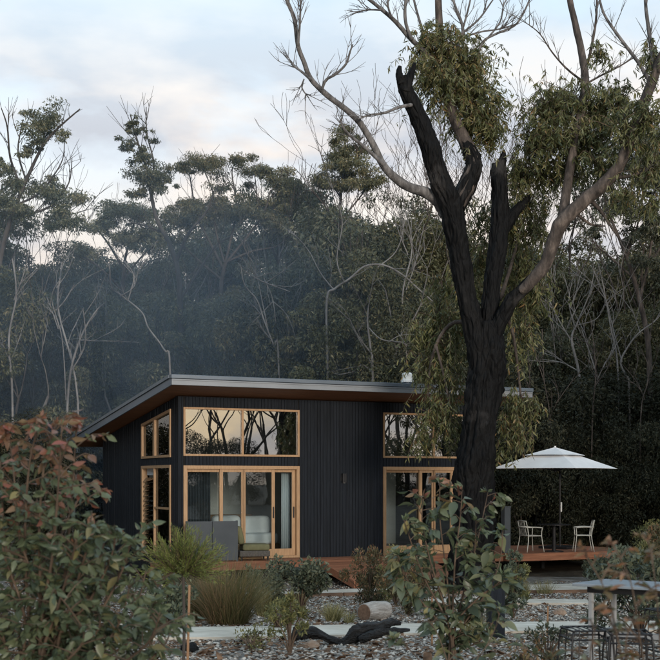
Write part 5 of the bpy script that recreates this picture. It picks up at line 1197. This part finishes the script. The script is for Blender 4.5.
small_shrub(408, 18.6, .95, .95, 'olive russet shrub behind the weathered log', M_small_red, 54, (.035, .07), .3, 4000, .7)
small_shrub(396, 22, 1.0, .9, 'fine leaved olive shrub between the ramp and the young gum', M_small_yellow, 55, (.035, .07), .3, 3000, .7)
small_shrub(290, 12.0, .62, .42, 'thin yellow green shrub beside the charred log', M_small_yellow, 56, (.03, .06), .34, 900, .5, blobs_n=16, low=.3)
small_shrub(278, 15.2, .42, .4, 'small yellow leaved bush on the far side of the pale path', M_small_yellow, 57, (.03, .06), .34, 800, .5)
small_shrub(168, 15.6, .55, .7, 'dark rounded low bush under the needle leaved bush', M_small_dark, 58, (.05, .09), .5, 1500)
small_shrub(150, 12.8, .4, .35, 'thin yellowing herb beside the orange stake', M_small_yellow, 59, (.03, .05), .35, 420, .5, blobs_n=12)
small_shrub(514, 21.5, .75, .6, 'feathery yellow green shrub against the raised deck', M_small_yellow, 60, (.04, .07), .3, 2000, .7)
small_shrub(513, 17.5, 1.0, .42, 'upright grey green shrub behind the black bollard', M_small_dark, 61, (.04, .08), .35, 1500, .6)
small_shrub(530, 9.4, .36, .5, 'low herb with russet leaves beside the wire stool', M_small_red, 62, (.03, .055), .42, 520, .4, blobs_n=16)
small_shrub(548, 10.6, .42, .4, 'small dark herb growing in the gravel near the wire stool', M_small_dark, 63, (.03, .05), .42, 460, .4, blobs_n=14)
small_shrub(250, 12.4, .22, .5, 'low yellow groundcover at the edge of the pale path', M_small_yellow, 64, (.02, .045), .4, 420, .4, blobs_n=14)
small_shrub(640, 13.5, 1.0, 1.1, 'white flecked dark shrub behind the terrace table', M_small_dark, 65, (.05, .09), .45, 2400)
small_shrub(645, 25.5, 1.5, 1.3, 'tall olive shrub at the far end of the raised deck', M_small_yellow, 66, (.05, .09), .34, 3800, .5)
small_shrub(672, 21, 1.5, 1.3, 'broad olive shrub past the end of the terrace table', M_small_red, 67, (.05, .09), .34, 3000, .5)
small_shrub(596, 30.5, .5, .8, 'low grey green shrub in the shade beside the raised deck', M_small_dark, 68, (.05, .09), .34, 1500, .5)

def needle_bush():
    d = 10.4; b = on(183, d); r = empty('needle_leaved_bush', b, 0, 'bright green needle leaved bush on a slim dark stem with a stake', 'shrub')
    rg = random.Random(4); rr = np.random.default_rng(4)
    MB().tube([(0, 0, -.05), (.01, 0, .35), (0, .01, .86)], [.014, .013, .012], 9, 4, .1).build('stem', M_bark_dark, r, smooth=True)
    tw = MB(); C = []; A = []; Lg = []
    for k in range(230):
        a = rg.uniform(0, 6.28); el = rg.uniform(-.45, 1.45); d_ = Vector((math.cos(a) * math.cos(el), math.sin(a) * math.cos(el), math.sin(el)))
        p = Vector((d_.x * .09, d_.y * .09, .80 + .1 * rg.random())); ln = rg.uniform(.16, .36) * (1 - .12 * math.sin(el))
        e = p + d_ * ln + Vector((0, 0, .06)); tw.tube([p, p.lerp(e, .5) + Vector((0, 0, -.015)), e], [.004, .003, .0015], 3, 2, cap=False)
        for j in range(46):
            f = (j + rg.random()) / 46; c = p.lerp(e, f); s = Vector((rg.gauss(0, 1), rg.gauss(0, 1), rg.gauss(0, 1))).normalized()
            ax = (d_ * 1.0 + s * .75 + Vector((0, 0, .25))).normalized(); L_ = rg.uniform(.03, .055); C.append(tuple(c + ax * L_ * .5)); A.append(tuple(ax)); Lg.append(L_)
    tw.build('twigs', M_stem, r)['kind'] = 'stuff'; Lg = np.array(Lg)
    leaf_mesh('needles', np.array(C), np.array(A), Lg, Lg * .13, np.clip(.55 + .25 * rr.normal(size=len(C)), 0, 1), M_needle, r, 4, seed=4, kind='stuff')
needle_bush()
def stake(px, d, h, label, lean=(0, 0)):
    b = on(px, d); o = MB().hexa([(-.010, -.010, -.1), (.010, -.010, -.1), (-.010, .010, -.1), (.010, .010, -.1), (-.009 + lean[0], -.009, h), (.009 + lean[0], -.009, h), (-.009 + lean[0], .009, h), (.009 + lean[0], .009, h)]).build('garden_stake', M_stake, bevel=.003)
    o.location = b; tag(o, label, 'stake')
stake(187, 9.9, .74, 'orange timber stake beside the stem of the needle leaved bush', (.02, 0))
stake(432, 13.0, .53, 'orange timber stake supporting the young gum')
stake(547, 14.2, .35, 'short orange stake in the gravel near the black bollard', (.01, 0))
stake(462, 12.0, .4, 'short pale stake between the young gum and the black bollard', (-.02, 0))
# black bollard
bo = empty('bollard', on(495.5, 13.9), math.radians(12), 'square black timber bollard beside the pale path', 'bollard')
MB().box(-.085, .085, -.085, .085, -.1, .72).build('shaft', M_clad, bo, bevel=.008); MB().hexa([(-.085, -.085, .722), (.085, -.085, .722), (-.085, .085, .722), (.085, .085, .722), (-.06, -.06, .75), (.06, -.06, .75), (-.06, .06, .75), (.06, .06, .75)]).build('cap', M_darkmetal, bo)
sl = empty('ground_lamp', on(479, 15.5), 0, 'short black ground lamp between the bollard and the young gum', 'lamp')
MB().tube([(0, 0, -.02), (0, 0, .2)], [.05, .05], 14, 1).build('lamp_body', M_darkmetal, sl); MB().tube([(0, 0, .201), (0, 0, .23), (0, 0, .24)], [.07, .07, .05], 14, 1).build('lamp_cap', M_darkmetal, sl)

# ------------------------------------------------------------------ logs and rocks
def charred_log():
    d = 13.0; b = on(350, d); r = empty('charred_log', b, 0, 'black charred forked log lying on the gravel by the path', 'log')
    P = lambda x, y, dd=0: at(x, y, d + dd) - b
    MB().tube([P(292, 640), P(298, 634), P(310, 632), P(325, 637), P(342, 643, .05), P(355, 634, .1), P(368, 632, .1)], [.03, .075, .06, .04, .05, .085, .05], 30, 12, .4, seed=1., ridge=.35).build('trunk', M_charlog, r, smooth=True)
    MB().tube([P(350, 640, .1), P(362, 630, .12), P(378, 627, .14), P(392, 622, .2), P(401, 624, .22)], [.06, .075, .055, .04, .015], 30, 12, .4, seed=4., ridge=.35).build('fork', M_charlog, r, smooth=True)
    MB().tube([P(360, 640, .0), P(376, 634, -.05), P(395, 631, -.1), P(410, 630, -.12)], [.045, .045, .035, .012], 26, 12, .4, seed=9., ridge=.35).build('fork', M_charlog, r, smooth=True)
charred_log()
def weathered_log():
    d = 17.4; b = on(376, d); r = empty('weathered_log', b, math.radians(48), 'short weathered grey log with a sawn end beside the path', 'log')
    MB().tube([(-.26, 0, .12), (0, .0, .125), (.24, .02, .12)], [.135, .14, .12], 18, 6, .12).build('trunk', M_log, r, smooth=True)
    MB().tube([(-.262, 0, .12), (-.268, 0, .12)], [.118, .116], 18, 1).build('sawn_end', M_edge, r)
weathered_log()
def rock(px, d, s, label, seed):
    V = []; F = []; nu, nv = 12, 7
    for j in range(nv + 1):
        for i in range(nu):
            a = 2 * math.pi * i / nu; c = math.pi * j / nv; v = Vector((math.sin(c) * math.cos(a), math.sin(c) * math.sin(a), math.cos(c)))
            v = v * (1 + .35 * noise.noise(v * 1.4 + Vector((seed, 0, 0)))); V.append((v.x * s * .6, v.y * s * .45, v.z * s * .32 + s * .18))
    for j in range(nv):
        for i in range(nu): F.append((j * nu + i, (j + 1) * nu + i, (j + 1) * nu + (i + 1) % nu, j * nu + (i + 1) % nu))
    o = MB().add(V, F).build('rock', M_rock if seed % 2 else M_char, smooth=False); o.location = on(px, d); o.rotation_euler = (0, 0, seed); tag(o, label, 'rock')
rock(312, 12.6, .16, 'small warm brown rock in front of the charred log', 1)
rock(190, 12.2, .2, 'black lump of charred wood by the orange stake', 2)
rock(252, 13.2, .18, 'flat brown rock at the near edge of the pale path', 3)
rock(385, 16.6, .14, 'small brown stone beside the weathered log', 5)
rock(560, 18.5, .2, 'brown stone in the gravel before the raised deck', 7)

# ------------------------------------------------------------------ terrace table and wire stools
def terrace_table():
    t = empty('terrace_table', (2.846, 9.77, gz(2.8, 9.77)), math.radians(-40), 'pale grey slab topped terrace table with square legs', 'table')
    MB().box(-.8, .8, -.4, .18, .722, .745).build('table_top', M_tabletop, t, bevel=.004)
    MB().box(-.70, .70, -.33, .12, .67, .721).build('apron', M_darkmetal, t)
    for x in (-.68, .68):
        for y in (-.3, .1): MB().box(x - .018, x + .018, y - .018, y + .018, 0, .67).build('leg', M_tableleg, t, bevel=.004)
        MB().box(x - .03, x + .03, -.274, .074, .30, .35).build('cross_rail', M_tableleg, t)
    MB().box(-.649, .649, -.13, -.07, .305, .345).build('stretcher', M_tableleg, t)
terrace_table()
def wire_stool(loc, rz, label):
    s = empty('wire_stool', loc, rz, label, 'stool', 'black wire stools at the terrace table'); q = .008
    for a, b in ((-1, -1), (1, -1), (1, 1), (-1, 1)):
        MB().tube([(a * .175, b * .175, 0), (a * .155, b * .155, .40), (a * .13, b * .13, .46), (a * .08, b * .08, .465)], [q] * 4, 6, 4).build('leg', M_darkmetal, s, smooth=True)
    for z, h in ((.465, .15), (.40, .155), (.10, .171)):
        MB().tube([(-h, -h, z), (h, -h, z), (h, h, z), (-h, h, z), (-h, -h, z)], [q] * 5, 6, 1).build('ring', M_darkmetal, s)
    for k in range(5):
        x = -.10 + k * .05; MB().bar((x, -.15, .468), (x, .15, .468), .005).build('seat_wire', M_darkmetal, s)
        if k in (0, 4):
            for b in (-1, 1): MB().bar((x, b * .15, .465), (x * 1.15, b * .171, .1), .005).build('side_wire', M_darkmetal, s)
wire_stool(on(586, 9.2), .12, 'black wire stool in front of the table leg')
wire_stool(on(628, 9.0), -.1, 'black wire stool half hidden behind the rusty leaved shrub')
wire_stool(on(668, 11.3), .3, 'black wire stool on the far side of the terrace table')
